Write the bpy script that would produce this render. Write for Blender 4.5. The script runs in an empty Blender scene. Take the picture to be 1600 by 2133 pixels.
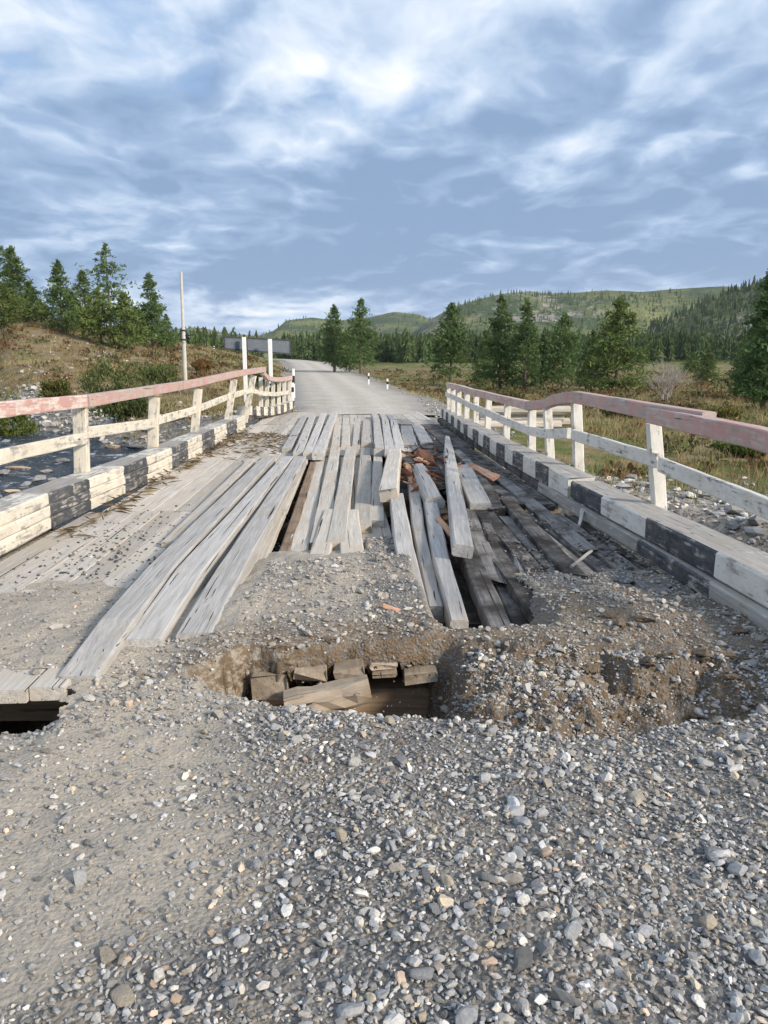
import bpy, math, random
import numpy as np
from mathutils import Vector, Matrix

SC = bpy.context.scene
COL = SC.collection
# ---------------------------------------------------------------- camera, sky, sun, exposure
FPX, PITCH, YAW, CAMH = 1550.0, math.radians(11.0), math.radians(2.8), 1.5
cam_d = bpy.data.cameras.new('camera'); cam = bpy.data.objects.new('camera', cam_d); COL.objects.link(cam)
cam_d.sensor_fit = 'VERTICAL'; cam_d.angle = 2 * math.atan(1066.5 / FPX)
cam_d.clip_start = 0.05; cam_d.clip_end = 20000
cam.location = (0, 0, CAMH); cam.rotation_euler = (math.radians(90) - PITCH, 0, -YAW)
SC.camera = cam
SUN_AZ, SUN_EL = math.atan2(0.80, -0.60), math.radians(27)       # behind the viewer, to the right
to_sun = Vector((math.sin(SUN_AZ) * math.cos(SUN_EL), math.cos(SUN_AZ) * math.cos(SUN_EL), math.sin(SUN_EL)))
sun_d = bpy.data.lights.new('sun', 'SUN'); sun = bpy.data.objects.new('sun', sun_d); COL.objects.link(sun)
sun_d.energy = 2.75; sun_d.angle = math.radians(9); sun_d.color = (1.0, 0.89, 0.75)
sun.rotation_euler = to_sun.to_track_quat('Z', 'Y').to_euler(); sun.location = (20, -20, 30)
SC.view_settings.view_transform = 'Standard'; SC.view_settings.look = 'None'
SC.view_settings.exposure = 0.92; SC.view_settings.gamma = 1.0; SC.view_settings.use_curve_mapping = False

SKX, SKY = 21.3, 2.6
W = bpy.data.worlds.new('World'); SC.world = W; W.use_nodes = True


class NT:
    """tiny node-tree helper"""
    def __init__(s, tree): s.t = tree; s.t.nodes.clear()
    def n(s, typ, inp=None, **kw):
        nd = s.t.nodes.new(typ)
        for k, v in kw.items(): setattr(nd, k, v)
        for k, v in (inp or {}).items(): s.set(nd.inputs[k], v)
        return nd
    def set(s, sock, v):
        if isinstance(v, bpy.types.NodeSocket): s.t.links.new(v, sock)
        elif isinstance(v, bpy.types.Node): s.t.links.new(v.outputs[0], sock)
        else:
            if isinstance(v, tuple) and len(v) == 3 and sock.type == 'RGBA': v = (*v, 1)
            sock.default_value = v
    def m(s, op, a, b=0.0, c=0.0, clamp=False): return s.n('ShaderNodeMath', {0: a, 1: b, 2: c}, operation=op, use_clamp=clamp).outputs[0]
    def vm(s, op, a, b=(0, 0, 0)): return s.n('ShaderNodeVectorMath', {0: a, 1: b}, operation=op).outputs[0]
    def noise(s, vec, scale, detail=4, rough=0.55, dist=0.0, col=False):
        nd = s.n('ShaderNodeTexNoise', {'Vector': vec, 'Scale': scale, 'Detail': detail, 'Roughness': rough, 'Distortion': dist})
        return nd.outputs['Color' if col else 0]
    def ramp(s, fac, stops, interp='LINEAR'):
        nd = s.n('ShaderNodeValToRGB', {0: fac}); cr = nd.color_ramp; cr.interpolation = interp
        while len(cr.elements) < len(stops): cr.elements.new(0.5)
        for e, (p, c) in zip(cr.elements, stops):
            e.position = p; e.color = (*c, 1) if isinstance(c, tuple) else (c, c, c, 1)
        return nd.outputs[0]
    def mix(s, fac, a, b, mode='MIX'):
        nd = s.n('ShaderNodeMix', data_type='RGBA', blend_type=mode)
        s.set(nd.inputs[0], fac); s.set(nd.inputs[6], a); s.set(nd.inputs[7], b)
        return nd.outputs[2]
    def mr(s, v, a, b, c=0.0, d=1.0, smooth=False):
        nd = s.n('ShaderNodeMapRange', {0: v, 1: a, 2: b, 3: c, 4: d}, interpolation_type='SMOOTHSTEP' if smooth else 'LINEAR', clamp=True)
        return nd.outputs[0]


def build_sky():
    t = NT(W.node_tree)
    sky = t.n('ShaderNodeTexSky', sky_type='NISHITA', sun_disc=False, sun_elevation=SUN_EL, sun_rotation=SUN_AZ,
              air_density=1.0, dust_density=0.6, ozone_density=1.5)
    tc = t.n('ShaderNodeTexCoord').outputs['Generated']
    sep = t.n('ShaderNodeSeparateXYZ', {0: tc}); x, y, z = sep.outputs
    zz = t.m('ADD', t.m('MAXIMUM', z, 0.0), 0.16)
    P0 = t.n('ShaderNodeCombineXYZ', {0: t.m('DIVIDE', x, zz), 1: t.m('DIVIDE', y, zz), 2: 1.9}).outputs[0]
    P = t.vm('ADD', t.vm('MULTIPLY', P0, (1.15, 0.92, 1.0)), (SKX, SKY, 0.0))  # drift of the cloud field
    wv = t.vm('SUBTRACT', t.noise(P, 1.6, 3, 0.5, col=True), (0.5, 0.5, 0.5))
    P2 = t.vm('ADD', P, t.vm('MULTIPLY', wv, (0.40, 0.40, 0.0)))
    bil = t.m('ABSOLUTE', t.m('SUBTRACT', t.m('MULTIPLY', t.noise(P2, 2.6, 5, 0.5), 2.0), 1.0))
    bil2 = t.m('ABSOLUTE', t.m('SUBTRACT', t.m('MULTIPLY', t.noise(t.vm('ADD', P2, (0.05, 0.09, 0.0)), 2.6, 4, 0.5), 2.0), 1.0))
    n1 = t.m('ADD', t.noise(P2, 1.25, 8, 0.53), t.m('MULTIPLY', t.m('SUBTRACT', bil, 0.22), -0.22))
    n2 = t.noise(t.vm('ADD', P2, (0.10, 0.17, 0.0)), 1.25, 5, 0.52)
    big = t.noise(P, 0.5, 2, 0.5)
    # heavy grey deck low over the hills, thinning toward the left
    low = t.m('MULTIPLY', t.mr(z, 0.07, 0.115, smooth=True), t.mr(z, 0.31, 0.20, smooth=True))
    band = t.m('MULTIPLY', low, t.mr(t.m('ADD', t.m('MULTIPLY', x, 1.0), t.m('MULTIPLY', big, 0.8)), -0.15, 0.45, 0.30, 1.0))
    dens = t.m('ADD', n1, t.m('ADD', t.m('MULTIPLY', t.m('SUBTRACT', big, 0.5), 0.55), t.m('MULTIPLY', band, 0.24)))
    cover = t.mr(dens, 0.35, 0.53, smooth=True)
    edge = t.m('SUBTRACT', n1, n2)
    lit = t.m('ADD', t.m('ADD', 0.49, t.m('MULTIPLY', edge, 2.3)), t.m('MULTIPLY', t.m('SUBTRACT', bil2, bil), 0.6))
    lit = t.m('SUBTRACT', lit, t.m('MULTIPLY', t.mr(dens, 0.52, 0.85), 0.22))
    lit = t.m('SUBTRACT', t.m('SUBTRACT', lit, t.m('MULTIPLY', band, 0.37)), t.mr(z, 0.12, 0.02, 0.0, 0.22))
    hi = t.noise(P2, 6.0, 5, 0.6)
    lit = t.m('ADD', lit, t.m('MULTIPLY', t.m('SUBTRACT', hi, 0.5), 0.45), clamp=True)
    cc = t.ramp(lit, [(0.0, (1.4, 2.08, 3.2)), (0.25, (2.0, 2.75, 3.95)), (0.5, (3.3, 4.0, 5.0)), (0.75, (4.8, 5.2, 5.8)), (1.0, (6.4, 6.5, 6.6))])
    skyc = t.mix(0.6, t.mix(1.0, sky.outputs[0], (0.9, 0.95, 0.95), 'MULTIPLY'), (2.2, 3.4, 5.5))
    veil = t.mix(t.mr(z, 0.0, 0.16), (4.3, 5.0, 6.1), skyc)
    out = t.mix(t.m('MULTIPLY', cover, t.mr(z, 0.0, 0.05, 0.6, 0.95)), veil, cc)
    bg = t.n('ShaderNodeBackground', {0: out, 1: 0.1})
    t.n('ShaderNodeOutputWorld', {0: bg})


build_sky()

# ---------------------------------------------------------------- helpers
rng = np.random.default_rng(7)
random.seed(7)


def ray(px, py):
    xx, yy = (px - 800) / FPX, -(py - 1066.5) / FPX
    d0, d1, d2 = xx, math.cos(PITCH) + yy * math.sin(PITCH), -math.sin(PITCH) + yy * math.cos(PITCH)
    c, s = math.cos(-YAW), math.sin(-YAW)
    return Vector((d0 * c - d1 * s, d0 * s + d1 * c, d2))


def at(px, py, z):                      # measured photo position -> world point on height z
    d = ray(px, py); return Vector((0, 0, CAMH)) + d * ((z - CAMH) / d.z)


def atd(px, py, dist):                  # measured photo position -> world point at distance dist along the bridge axis
    d = ray(px, py); return Vector((0, 0, CAMH)) + d * (dist / d.y)


def hash2(ix, iy, seed):
    h = (ix.astype(np.int64) * 374761393 + iy.astype(np.int64) * 668265263 + seed * 982451653) & 0xFFFFFFFF
    h = ((h ^ (h >> 13)) * 1274126177) & 0xFFFFFFFF
    h = h ^ (h >> 16)
    return (h & 0xFFFFFF) / float(0xFFFFFF)


def vnoise(x, y, seed=0):
    ix, iy = np.floor(x), np.floor(y); fx, fy = x - ix, y - iy
    fx, fy = fx * fx * (3 - 2 * fx), fy * fy * (3 - 2 * fy)
    a, b = hash2(ix, iy, seed), hash2(ix + 1, iy, seed); c, d = hash2(ix, iy + 1, seed), hash2(ix + 1, iy + 1, seed)
    return (a + (b - a) * fx) * (1 - fy) + (c + (d - c) * fx) * fy


def fbm(x, y, seed=0, octv=4, gain=0.5):
    x = np.asarray(x, float); y = np.asarray(y, float); r = 0; a = 1; tot = 0
    for o in range(octv):
        r = r + a * (vnoise(x * 2 ** o + 17.3 * o, y * 2 ** o - 9.1 * o, seed + o) - 0.5); tot += a; a *= gain
    return r / tot * 2            # about -1..1


def sstep(a, b, v): t = np.clip((v - a) / (b - a), 0, 1); return t * t * (3 - 2 * t)


def mesh_np(name, verts, faces, mats=(), cols=None, smooth=False, matidx=None, attrs=None):
    """faces: (n,3) or (n,4) array"""
    me = bpy.data.meshes.new(name); verts = np.asarray(verts, np.float32); faces = np.asarray(faces, np.int32)
    me.vertices.add(len(verts)); me.vertices.foreach_set('co', verts.ravel())
    k = faces.shape[1]; me.loops.add(faces.size); me.loops.foreach_set('vertex_index', faces.ravel())
    me.polygons.add(len(faces)); me.polygons.foreach_set('loop_start', np.arange(0, faces.size, k, dtype=np.int32))
    me.polygons.foreach_set('use_smooth', np.full(len(faces), smooth))
    for m in mats: me.materials.append(m)
    if matidx is not None: me.polygons.foreach_set('material_index', np.asarray(matidx, np.int32))
    if cols is not None:
        a = me.color_attributes.new('tint', 'FLOAT_COLOR', 'POINT')
        c4 = np.ones((len(verts), 4), np.float32); c4[:, :3] = cols; a.data.foreach_set('color', c4.ravel())
    for k2, v in (attrs or {}).items():
        a = me.attributes.new(k2, 'FLOAT', 'POINT'); a.data.foreach_set('value', np.asarray(v, np.float32))
    me.update(calc_edges=True); me.validate()
    return me


def link(name, me, parent=None, loc=None):
    o = bpy.data.objects.new(name, me); COL.objects.link(o)
    if parent: o.parent = parent
    if loc is not None: o.location = loc
    return o


def tag(o, label=None, cat=None, group=None, kind=None):
    for k, v in (('label', label), ('category', cat), ('group', group), ('kind', kind)):
        if v: o[k] = v
    return o


def empty(name, loc, label, cat, group=None):
    o = bpy.data.objects.new(name, None); COL.objects.link(o); o.location = loc; o.empty_display_size = 0.2
    return tag(o, label, cat, group)


def mat(name, fn):
    m = bpy.data.materials.new(name); m.use_nodes = True; t = NT(m.node_tree)
    sh = fn(t); t.n('ShaderNodeOutputMaterial', {0: sh}); return m


def bsdf(t, col, rough=0.85, normal=None, spec=0.3, **kw):
    inp = {'Base Color': col, 'Roughness': rough, 'Specular IOR Level': spec}
    if normal is not None: inp['Normal'] = normal
    inp.update(kw)
    return t.n('ShaderNodeBsdfPrincipled', inp)


def bump(t, h, strength=0.5, dist=0.01):
    return t.n('ShaderNodeBump', {'Height': h, 'Strength': strength, 'Distance': dist}).outputs[0]


# ---------------------------------------------------------------- materials
def wood_nodes(t, lo, hi, dirt, dirt_amt, warm=0.0):
    tc = t.n('ShaderNodeTexCoord').outputs['Object']
    oi = t.n('ShaderNodeObjectInfo'); rnd = oi.outputs['Random']
    off = t.n('ShaderNodeCombineXYZ', {0: t.m('MULTIPLY', rnd, 37.0), 1: t.m('MULTIPLY', rnd, 91.0), 2: t.m('MULTIPLY', rnd, 13.0)}).outputs[0]
    P = t.vm('ADD', tc, off)
    G = t.vm('MULTIPLY', P, (38.0, 1.6, 38.0))
    g1 = t.noise(G, 1.0, 6, 0.65, 0.4)
    g2 = t.noise(t.vm('MULTIPLY', P, (90.0, 2.2, 90.0)), 1.0, 3, 0.6)
    crack = t.mr(t.noise(t.vm('MULTIPLY', P, (42.0, 0.5, 42.0)), 1.0, 3, 0.5, 0.6), 0.335, 0.305)
    bl = t.noise(P, 3.2, 4, 0.6)
    c = t.mix(t.mr(g1, 0.3, 0.7), lo, hi)
    c = t.mix(t.m('MULTIPLY', t.mr(g2, 0.55, 0.75), 0.35), c, t.mix(0.5, lo, (0.05, 0.045, 0.04)))
    c = t.mix(t.mr(bl, 0.62 - dirt_amt * 0.35, 0.82 - dirt_amt * 0.3), c, dirt)
    c = t.mix(crack, c, (0.035, 0.03, 0.026))
    br = t.mr(rnd, 0, 1, 0.78, 1.16)
    c = t.mix(1.0, c, t.n('ShaderNodeCombineColor', {0: br, 1: br, 2: br}).outputs[0], 'MULTIPLY')
    h = t.m('SUBTRACT', t.m('ADD', g1, t.m('MULTIPLY', g2, 0.5)), t.m('MULTIPLY', crack, 1.5))
    return c, h, P


def mk_wood(name, lo, hi, dirt, amt):
    def f(t):
        c, h, P = wood_nodes(t, lo, hi, dirt, amt)
        return bsdf(t, c, 0.88, bump(t, h, 0.7, 0.006), 0.2)
    return mat(name, f)


M_WOOD = mk_wood('weathered_grey_timber', (0.34, 0.325, 0.305), (0.58, 0.555, 0.52), (0.42, 0.37, 0.305), 0.2)
M_WOODD = mk_wood('dusty_deck_timber', (0.37, 0.34, 0.30), (0.60, 0.555, 0.49), (0.47, 0.41, 0.33), 0.5)
M_WOODM = mk_wood('muddy_deck_timber', (0.105, 0.098, 0.09), (0.27, 0.255, 0.24), (0.05, 0.042, 0.034), 0.78)
M_WOODR = mk_wood('dirty_grey_timber', (0.20, 0.19, 0.178), (0.40, 0.38, 0.355), (0.085, 0.072, 0.06), 0.5)
M_WOODB = mk_wood('brown_timber', (0.20, 0.14, 0.09), (0.36, 0.27, 0.19), (0.16, 0.11, 0.07), 0.3)
M_FRESH = mk_wood('fresh_split_timber', (0.42, 0.21, 0.115), (0.66, 0.41, 0.27), (0.26, 0.12, 0.065), 0.25)
M_ROT = mk_wood('rotten_red_timber', (0.10, 0.045, 0.025), (0.30, 0.12, 0.06), (0.05, 0.03, 0.02), 0.35)


def mk_paint(name, col, wear, wood_lo=(0.25, 0.235, 0.21), wood_hi=(0.45, 0.42, 0.38), tint2=None, rough=0.7):
    def f(t):
        c, h, P = wood_nodes(t, wood_lo, wood_hi, (0.3, 0.26, 0.2), 0.2)
        w1 = t.noise(t.vm('MULTIPLY', P, (30.0, 2.5, 30.0)), 1.0, 5, 0.7)
        w2 = t.noise(P, 6.0, 4, 0.65)
        w = t.m('ADD', t.m('MULTIPLY', w1, 0.55), t.m('MULTIPLY', w2, 0.45))
        msk = t.mr(w, 0.60 - wear, 0.66 - wear)
        pc = t.mix(t.mr(t.noise(P, 2.0, 5, 0.6), 0.3, 0.75), col, tint2 or col)
        pc = t.mix(t.m('MULTIPLY', t.mr(t.noise(t.vm('MULTIPLY', P, (14.0, 6.0, 14.0)), 1.0, 5, 0.75), 0.45, 0.75), 0.45), pc, (0.28, 0.25, 0.20))
        cc = t.mix(msk, pc, c)
        hh = t.m('SUBTRACT', t.m('MULTIPLY', h, 0.5), t.m('MULTIPLY', msk, 0.4))
        return bsdf(t, cc, rough, bump(t, hh, 0.5, 0.004), 0.3)
    return mat(name, f)


M_WHITE = mk_paint('worn_white_paint', (0.74, 0.72, 0.66), 0.065, tint2=(0.66, 0.62, 0.54))
M_CREAM = mk_paint('worn_cream_paint', (0.74, 0.69, 0.58), 0.08, tint2=(0.60, 0.54, 0.43))
M_BLACK = mk_paint('worn_black_paint', (0.040, 0.046, 0.054), 0.075, tint2=(0.085, 0.09, 0.098))
M_RED = mk_paint('faded_red_paint', (0.47, 0.26, 0.235), 0.13, wood_lo=(0.46, 0.37, 0.32), wood_hi=(0.66, 0.57, 0.50), tint2=(0.58, 0.36, 0.31))
M_TOPW = mk_paint('scuffed_white_paint', (0.66, 0.63, 0.56), 0.13)
M_TOPG = mk_paint('scuffed_grey_paint', (0.50, 0.48, 0.44), 0.20)
M_TOPB = mk_paint('scuffed_dark_paint', (0.12, 0.12, 0.12), 0.22)


def f_earth(t):
    tc = t.n('ShaderNodeTexCoord').outputs['Object']
    at_g = t.n('ShaderNodeAttribute', attribute_name='grit').outputs['Fac']       # how stony this spot is
    at_s = t.n('ShaderNodeAttribute', attribute_name='soil').outputs['Fac']       # freshly broken brown soil
    v1 = t.n('ShaderNodeTexVoronoi', {'Vector': tc, 'Scale': 62.0, 'Randomness': 1.0}, feature='F1')
    v2 = t.n('ShaderNodeTexVoronoi', {'Vector': tc, 'Scale': 140.0, 'Randomness': 1.0}, feature='F1')
    vc = t.n('ShaderNodeSeparateColor', {0: v1.outputs['Color']}).outputs[0]
    vc2 = t.n('ShaderNodeSeparateColor', {0: v2.outputs['Color']}).outputs[0]
    st = t.ramp(vc, [(0, (0.13, 0.13, 0.13)), (0.35, (0.24, 0.24, 0.24)), (0.7, (0.34, 0.33, 0.31)), (1, (0.48, 0.45, 0.40))])
    st2 = t.ramp(vc2, [(0, (0.16, 0.15, 0.14)), (0.6, (0.30, 0.28, 0.25)), (1, (0.46, 0.42, 0.36))])
    big = t.noise(tc, 1.7, 5, 0.6); fine = t.noise(tc, 55, 5, 0.65)
    dust = t.mix(t.mr(big, 0.35, 0.7), (0.49, 0.425, 0.335), (0.38, 0.345, 0.29))
    dust = t.mix(t.mr(fine, 0.35, 0.7), dust, t.mix(0.5, dust, (0.16, 0.14, 0.12)))
    soil = t.mix(t.noise(tc, 9, 5, 0.65), (0.085, 0.060, 0.040), (0.27, 0.20, 0.13))
    dk = t.mix(t.mr(t.noise(tc, 2.6, 5, 0.65), 0.45, 0.63), (0.125, 0.122, 0.118), (0.28, 0.235, 0.18))
    dk = t.mix(t.mr(fine, 0.42, 0.62), dk, t.mix(0.55, dk, st))
    c = t.mix(t.mr(at_g, 0.15, 0.8), dust, dk)
    c = t.mix(t.m('MULTIPLY', t.mr(fine, 0.50, 0.62), 0.4), c, st2)
    c = t.mix(t.m('MULTIPLY', at_s, t.mr(t.noise(tc, 24, 4, 0.6), 0.62, 0.45)), c, soil)
    h = t.m('ADD', t.m('MULTIPLY', t.m('SUBTRACT', 1.0, v1.outputs['Distance']), t.m('ADD', 0.15, at_g)), t.m('MULTIPLY', fine, 0.8))
    h = t.m('ADD', h, t.m('MULTIPLY', at_s, t.m('MULTIPLY', t.noise(tc, 26, 5, 0.7), 2.2)))
    return bsdf(t, c, 0.93, bump(t, h, 0.95, 0.010), 0.15)


M_EARTH = mat('gravelly_earth', f_earth)


def f_stone(t):
    tc = t.n('ShaderNodeTexCoord').outputs['Object']
    tint = t.n('ShaderNodeAttribute', attribute_name='tint').outputs['Color']
    n = t.noise(tc, 120, 4, 0.65)
    c = t.mix(t.mr(n, 0.3, 0.7), t.mix(1.0, tint, (0.78, 0.78, 0.78), 'MULTIPLY'), t.mix(1.0, tint, (1.15, 1.13, 1.1), 'MULTIPLY'))
    return bsdf(t, c, 0.85, bump(t, n, 0.4, 0.003), 0.25)


M_STONE = mat('gravel_stone', f_stone)


def mk_boulder(name, a, b):
    def f(t):
        tc = t.n('ShaderNodeTexCoord').outputs['Object']; r = t.n('ShaderNodeObjectInfo').outputs['Random']
        P = t.vm('ADD', tc, t.n('ShaderNodeCombineXYZ', {0: t.m('MULTIPLY', r, 50.0)}).outputs[0])
        n = t.noise(P, 4, 6, 0.65); n2 = t.noise(P, 30, 4, 0.6)
        c = t.mix(t.mr(n, 0.32, 0.68), a, b)
        c = t.mix(t.m('MULTIPLY', t.mr(n2, 0.5, 0.7), 0.25), c, t.mix(1.0, c, (.5, .5, .5), 'MULTIPLY'))
        br = t.mr(r, 0, 1, 0.7, 1.2)
        c = t.mix(1.0, c, t.n('ShaderNodeCombineColor', {0: br, 1: br, 2: br}).outputs[0], 'MULTIPLY')
        return bsdf(t, c, 0.75, bump(t, t.m('ADD', n, t.m('MULTIPLY', n2, 0.4)), 0.7, 0.04), 0.3)
    return mat(name, f)


M_BOULD = mk_boulder('grey_boulder', (0.16, 0.16, 0.165), (0.40, 0.385, 0.36))
M_BOULDT = mk_boulder('tan_boulder', (0.40, 0.28, 0.18), (0.58, 0.46, 0.34))


M_PEB = mk_boulder('pale_pebble', (0.24, 0.25, 0.26), (0.38, 0.375, 0.36))
M_PEBT = mk_boulder('tan_pebble', (0.33, 0.28, 0.21), (0.44, 0.39, 0.32))
M_CLOD = mk_boulder('brown_clod', (0.15, 0.105, 0.068), (0.34, 0.255, 0.17))


def f_terrain(t):
    tc = t.n('ShaderNodeTexCoord').outputs['Object']
    g = t.n('ShaderNodeAttribute', attribute_name='gravel').outputs['Fac']
    gr = t.n('ShaderNodeAttribute', attribute_name='green').outputs['Fac']
    n1 = t.noise(tc, 0.35, 5, 0.6); n2 = t.noise(tc, 2.6, 5, 0.65); n3 = t.noise(tc, 11, 4, 0.6)
    straw = t.mix(t.mr(n2, 0.3, 0.7), (0.20, 0.15, 0.085), (0.33, 0.265, 0.155))
    rust = t.mix(n3, (0.13, 0.085, 0.05), (0.24, 0.17, 0.095))
    c = t.mix(t.mr(t.m('ADD', t.m('MULTIPLY', n1, 0.5), t.m('MULTIPLY', n2, 0.5)), 0.47, 0.60), straw, rust)
    grn = t.mix(n3, (0.06, 0.085, 0.02), (0.17, 0.19, 0.06))
    c = t.mix(t.mr(t.m('ADD', t.m('MULTIPLY', t.noise(tc, 0.8, 4, 0.6), 1.0), t.m('MULTIPLY', gr, 0.5)), 0.52, 0.66), c, grn)
    v = t.n('ShaderNodeTexVoronoi', {'Vector': tc, 'Scale': 9.0}, feature='F1')
    vc = t.n('ShaderNodeSeparateColor', {0: v.outputs['Color']}).outputs[0]
    st = t.ramp(vc, [(0, (0.13, 0.12, 0.11)), (0.5, (0.27, 0.255, 0.23)), (1, (0.46, 0.43, 0.38))])
    st = t.mix(t.mr(n3, 0.4, 0.6), st, (0.30, 0.265, 0.215))
    c = t.mix(t.mr(t.m('ADD', g, t.m('MULTIPLY', t.m('SUBTRACT', n2, 0.5), 0.9)), 0.35, 0.65), c, st)
    h = t.m('ADD', t.m('MULTIPLY', n2, 2.0), n3)
    return bsdf(t, c, 0.95, bump(t, h, 0.8, 0.10), 0.1)


M_TERR = mat('moor_ground', f_terrain)


def f_road(t):
    tc = t.n('ShaderNodeTexCoord').outputs['Object']
    lat = t.n('ShaderNodeAttribute', attribute_name='lateral').outputs['Fac']
    n1 = t.noise(tc, 0.5, 5, 0.6); n2 = t.noise(tc, 7, 5, 0.7)
    c = t.mix(t.mr(n1, 0.35, 0.65), (0.41, 0.37, 0.315), (0.51, 0.46, 0.39))
    track = t.m('ADD', t.mr(t.m('ABSOLUTE', t.m('SUBTRACT', lat, 0.36)), 0.11, 0.03), t.mr(t.m('ABSOLUTE', t.m('SUBTRACT', lat, 0.66)), 0.11, 0.03), clamp=True)
    c = t.mix(t.m('MULTIPLY', track, 0.7), c, (0.56, 0.51, 0.44))
    edge = t.m('ADD', t.mr(lat, 0.16, 0.02), t.mr(lat, 0.84, 0.98), clamp=True)
    c = t.mix(t.m('MULTIPLY', edge, 0.6), c, (0.21, 0.21, 0.205))
    c = t.mix(t.m('MULTIPLY', t.mr(n2, 0.5, 0.72), 0.5), c, (0.17, 0.165, 0.155))
    return bsdf(t, c, 0.92, bump(t, t.m('ADD', n2, t.m('MULTIPLY', t.noise(tc, 1.6, 4, 0.6), 2.0)), 0.9, 0.05), 0.15)


M_ROAD = mat('packed_gravel_road', f_road)


def f_water(t):
    tc = t.n('ShaderNodeTexCoord').outputs['Object']
    P = t.vm('MULTIPLY', tc, (1.0, 1.0, 1.0))
    n1 = t.noise(P, 1.6, 4, 0.6, 1.2); n2 = t.noise(P, 6.0, 4, 0.6, 0.8)
    foam = t.mr(t.m('ADD', t.m('MULTIPLY', n1, 0.6), t.m('MULTIPLY', n2, 0.4)), 0.56, 0.66)
    c = t.mix(foam, (0.010, 0.020, 0.034), (0.60, 0.66, 0.72))
    return bsdf(t, c, t.mr(foam, 0, 1, 0.10, 0.6), bump(t, t.m('ADD', n1, t.m('MULTIPLY', n2, 0.4)), 1.0, 0.25), 0.5)


M_WATER = mat('stream_water', f_water)


def mk_leaf(name, trans=0.25, gain=1.0):
    def f(t):
        tint = t.n('ShaderNodeAttribute', attribute_name='tint').outputs['Color']
        r = t.n('ShaderNodeObjectInfo').outputs['Random']
        br = t.mr(r, 0, 1, 0.85 * gain, 1.15 * gain)
        c = t.mix(1.0, tint, t.n('ShaderNodeCombineColor', {0: br, 1: br, 2: t.m('MULTIPLY', br, 0.9)}).outputs[0], 'MULTIPLY')
        a = bsdf(t, c, 0.75, None, 0.15); b = t.n('ShaderNodeBsdfTranslucent', {0: c})
        return t.n('ShaderNodeMixShader', {0: trans, 1: a, 2: b})
    return mat(name, f)


M_LEAF = mk_leaf('needles', 0.35); M_GRASS = mk_leaf('grass_blades', 0.3)


def f_bark(t):
    tc = t.n('ShaderNodeTexCoord').outputs['Object']
    n = t.noise(t.vm('MULTIPLY', tc, (9, 9, 1.5)), 1.0, 5, 0.65)
    return bsdf(t, t.mix(n, (0.07, 0.055, 0.045), (0.22, 0.175, 0.14)), 0.9, bump(t, n, 0.8, 0.03), 0.1)


M_BARK = mat('bark', f_bark)


def f_hill(t):
    tc = t.n('ShaderNodeTexCoord').outputs['Object']
    rk = t.n('ShaderNodeAttribute', attribute_name='rock').outputs['Fac']
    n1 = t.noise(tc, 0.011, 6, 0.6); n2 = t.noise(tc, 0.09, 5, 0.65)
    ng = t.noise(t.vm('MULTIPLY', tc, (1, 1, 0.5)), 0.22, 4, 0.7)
    c = t.mix(t.mr(n1, 0.40, 0.62), (0.08, 0.115, 0.055), (0.27, 0.275, 0.11))  # sunlit patches and cloud shadow put into the vegetation colour
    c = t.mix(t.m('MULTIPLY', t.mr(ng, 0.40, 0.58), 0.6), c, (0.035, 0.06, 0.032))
    rock = t.mix(t.mr(n2, 0.35, 0.65), (0.13, 0.125, 0.115), (0.36, 0.335, 0.285))
    c = t.mix(t.mr(t.m('ADD', rk, t.m('MULTIPLY', t.m('SUBTRACT', t.noise(tc, 0.045, 6, 0.7), 0.5), 2.6)), 0.60, 0.80), c, rock)
    return bsdf(t, c, 0.95, bump(t, t.m('ADD', n2, ng), 0.9, 4.0), 0.05)


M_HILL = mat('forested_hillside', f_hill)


def mk_plain(name, col, rough=0.6, metal=0.0, var=0.25):
    def f(t):
        tc = t.n('ShaderNodeTexCoord').outputs['Object']
        n = t.noise(tc, 5, 5, 0.65)
        c = t.mix(t.mr(n, 0.3, 0.7), tuple(v * (1 - var) for v in col), tuple(min(1, v * (1 + var)) for v in col))
        return bsdf(t, c, rough, bump(t, n, 0.2, 0.004), 0.35, Metallic=metal)
    return mat(name, f)


M_FRAME = mk_plain('dark_sign_frame', (0.035, 0.035, 0.042), 0.5)
M_SHEET = mk_plain('galvanised_sheet', (0.115, 0.135, 0.155), 0.45, 0.35, 0.15)
M_CONC = mk_plain('pale_concrete', (0.52, 0.50, 0.45), 0.85, 0, 0.15)
M_PWHITE = mk_plain('white_plastic', (0.78, 0.78, 0.76), 0.5, 0, 0.05)
M_PBLACK = mk_plain('black_band', (0.03, 0.03, 0.03), 0.6)

# ---------------------------------------------------------------- the lie of the land
RD = [26, 34, 45, 68, 100, 140, 180, 220, 260, 330]
RL = [-1.9, -2.4, -3.15, -4.8, -7.3, -10.3, -13.8, -18.7, -27, -48]
RR = [2.9, 3.6, 4.1, 3.9, 2.9, 0.0, -4.0, -12, -22, -44]
RZ = [-0.06, -0.16, -0.3, -0.4, 0.0, 1.0, 2.4, 3.6, 4.3, 4.6]


def chan_s(x, y): return 0.79 * x + 0.62 * (y - 11.0)


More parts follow.
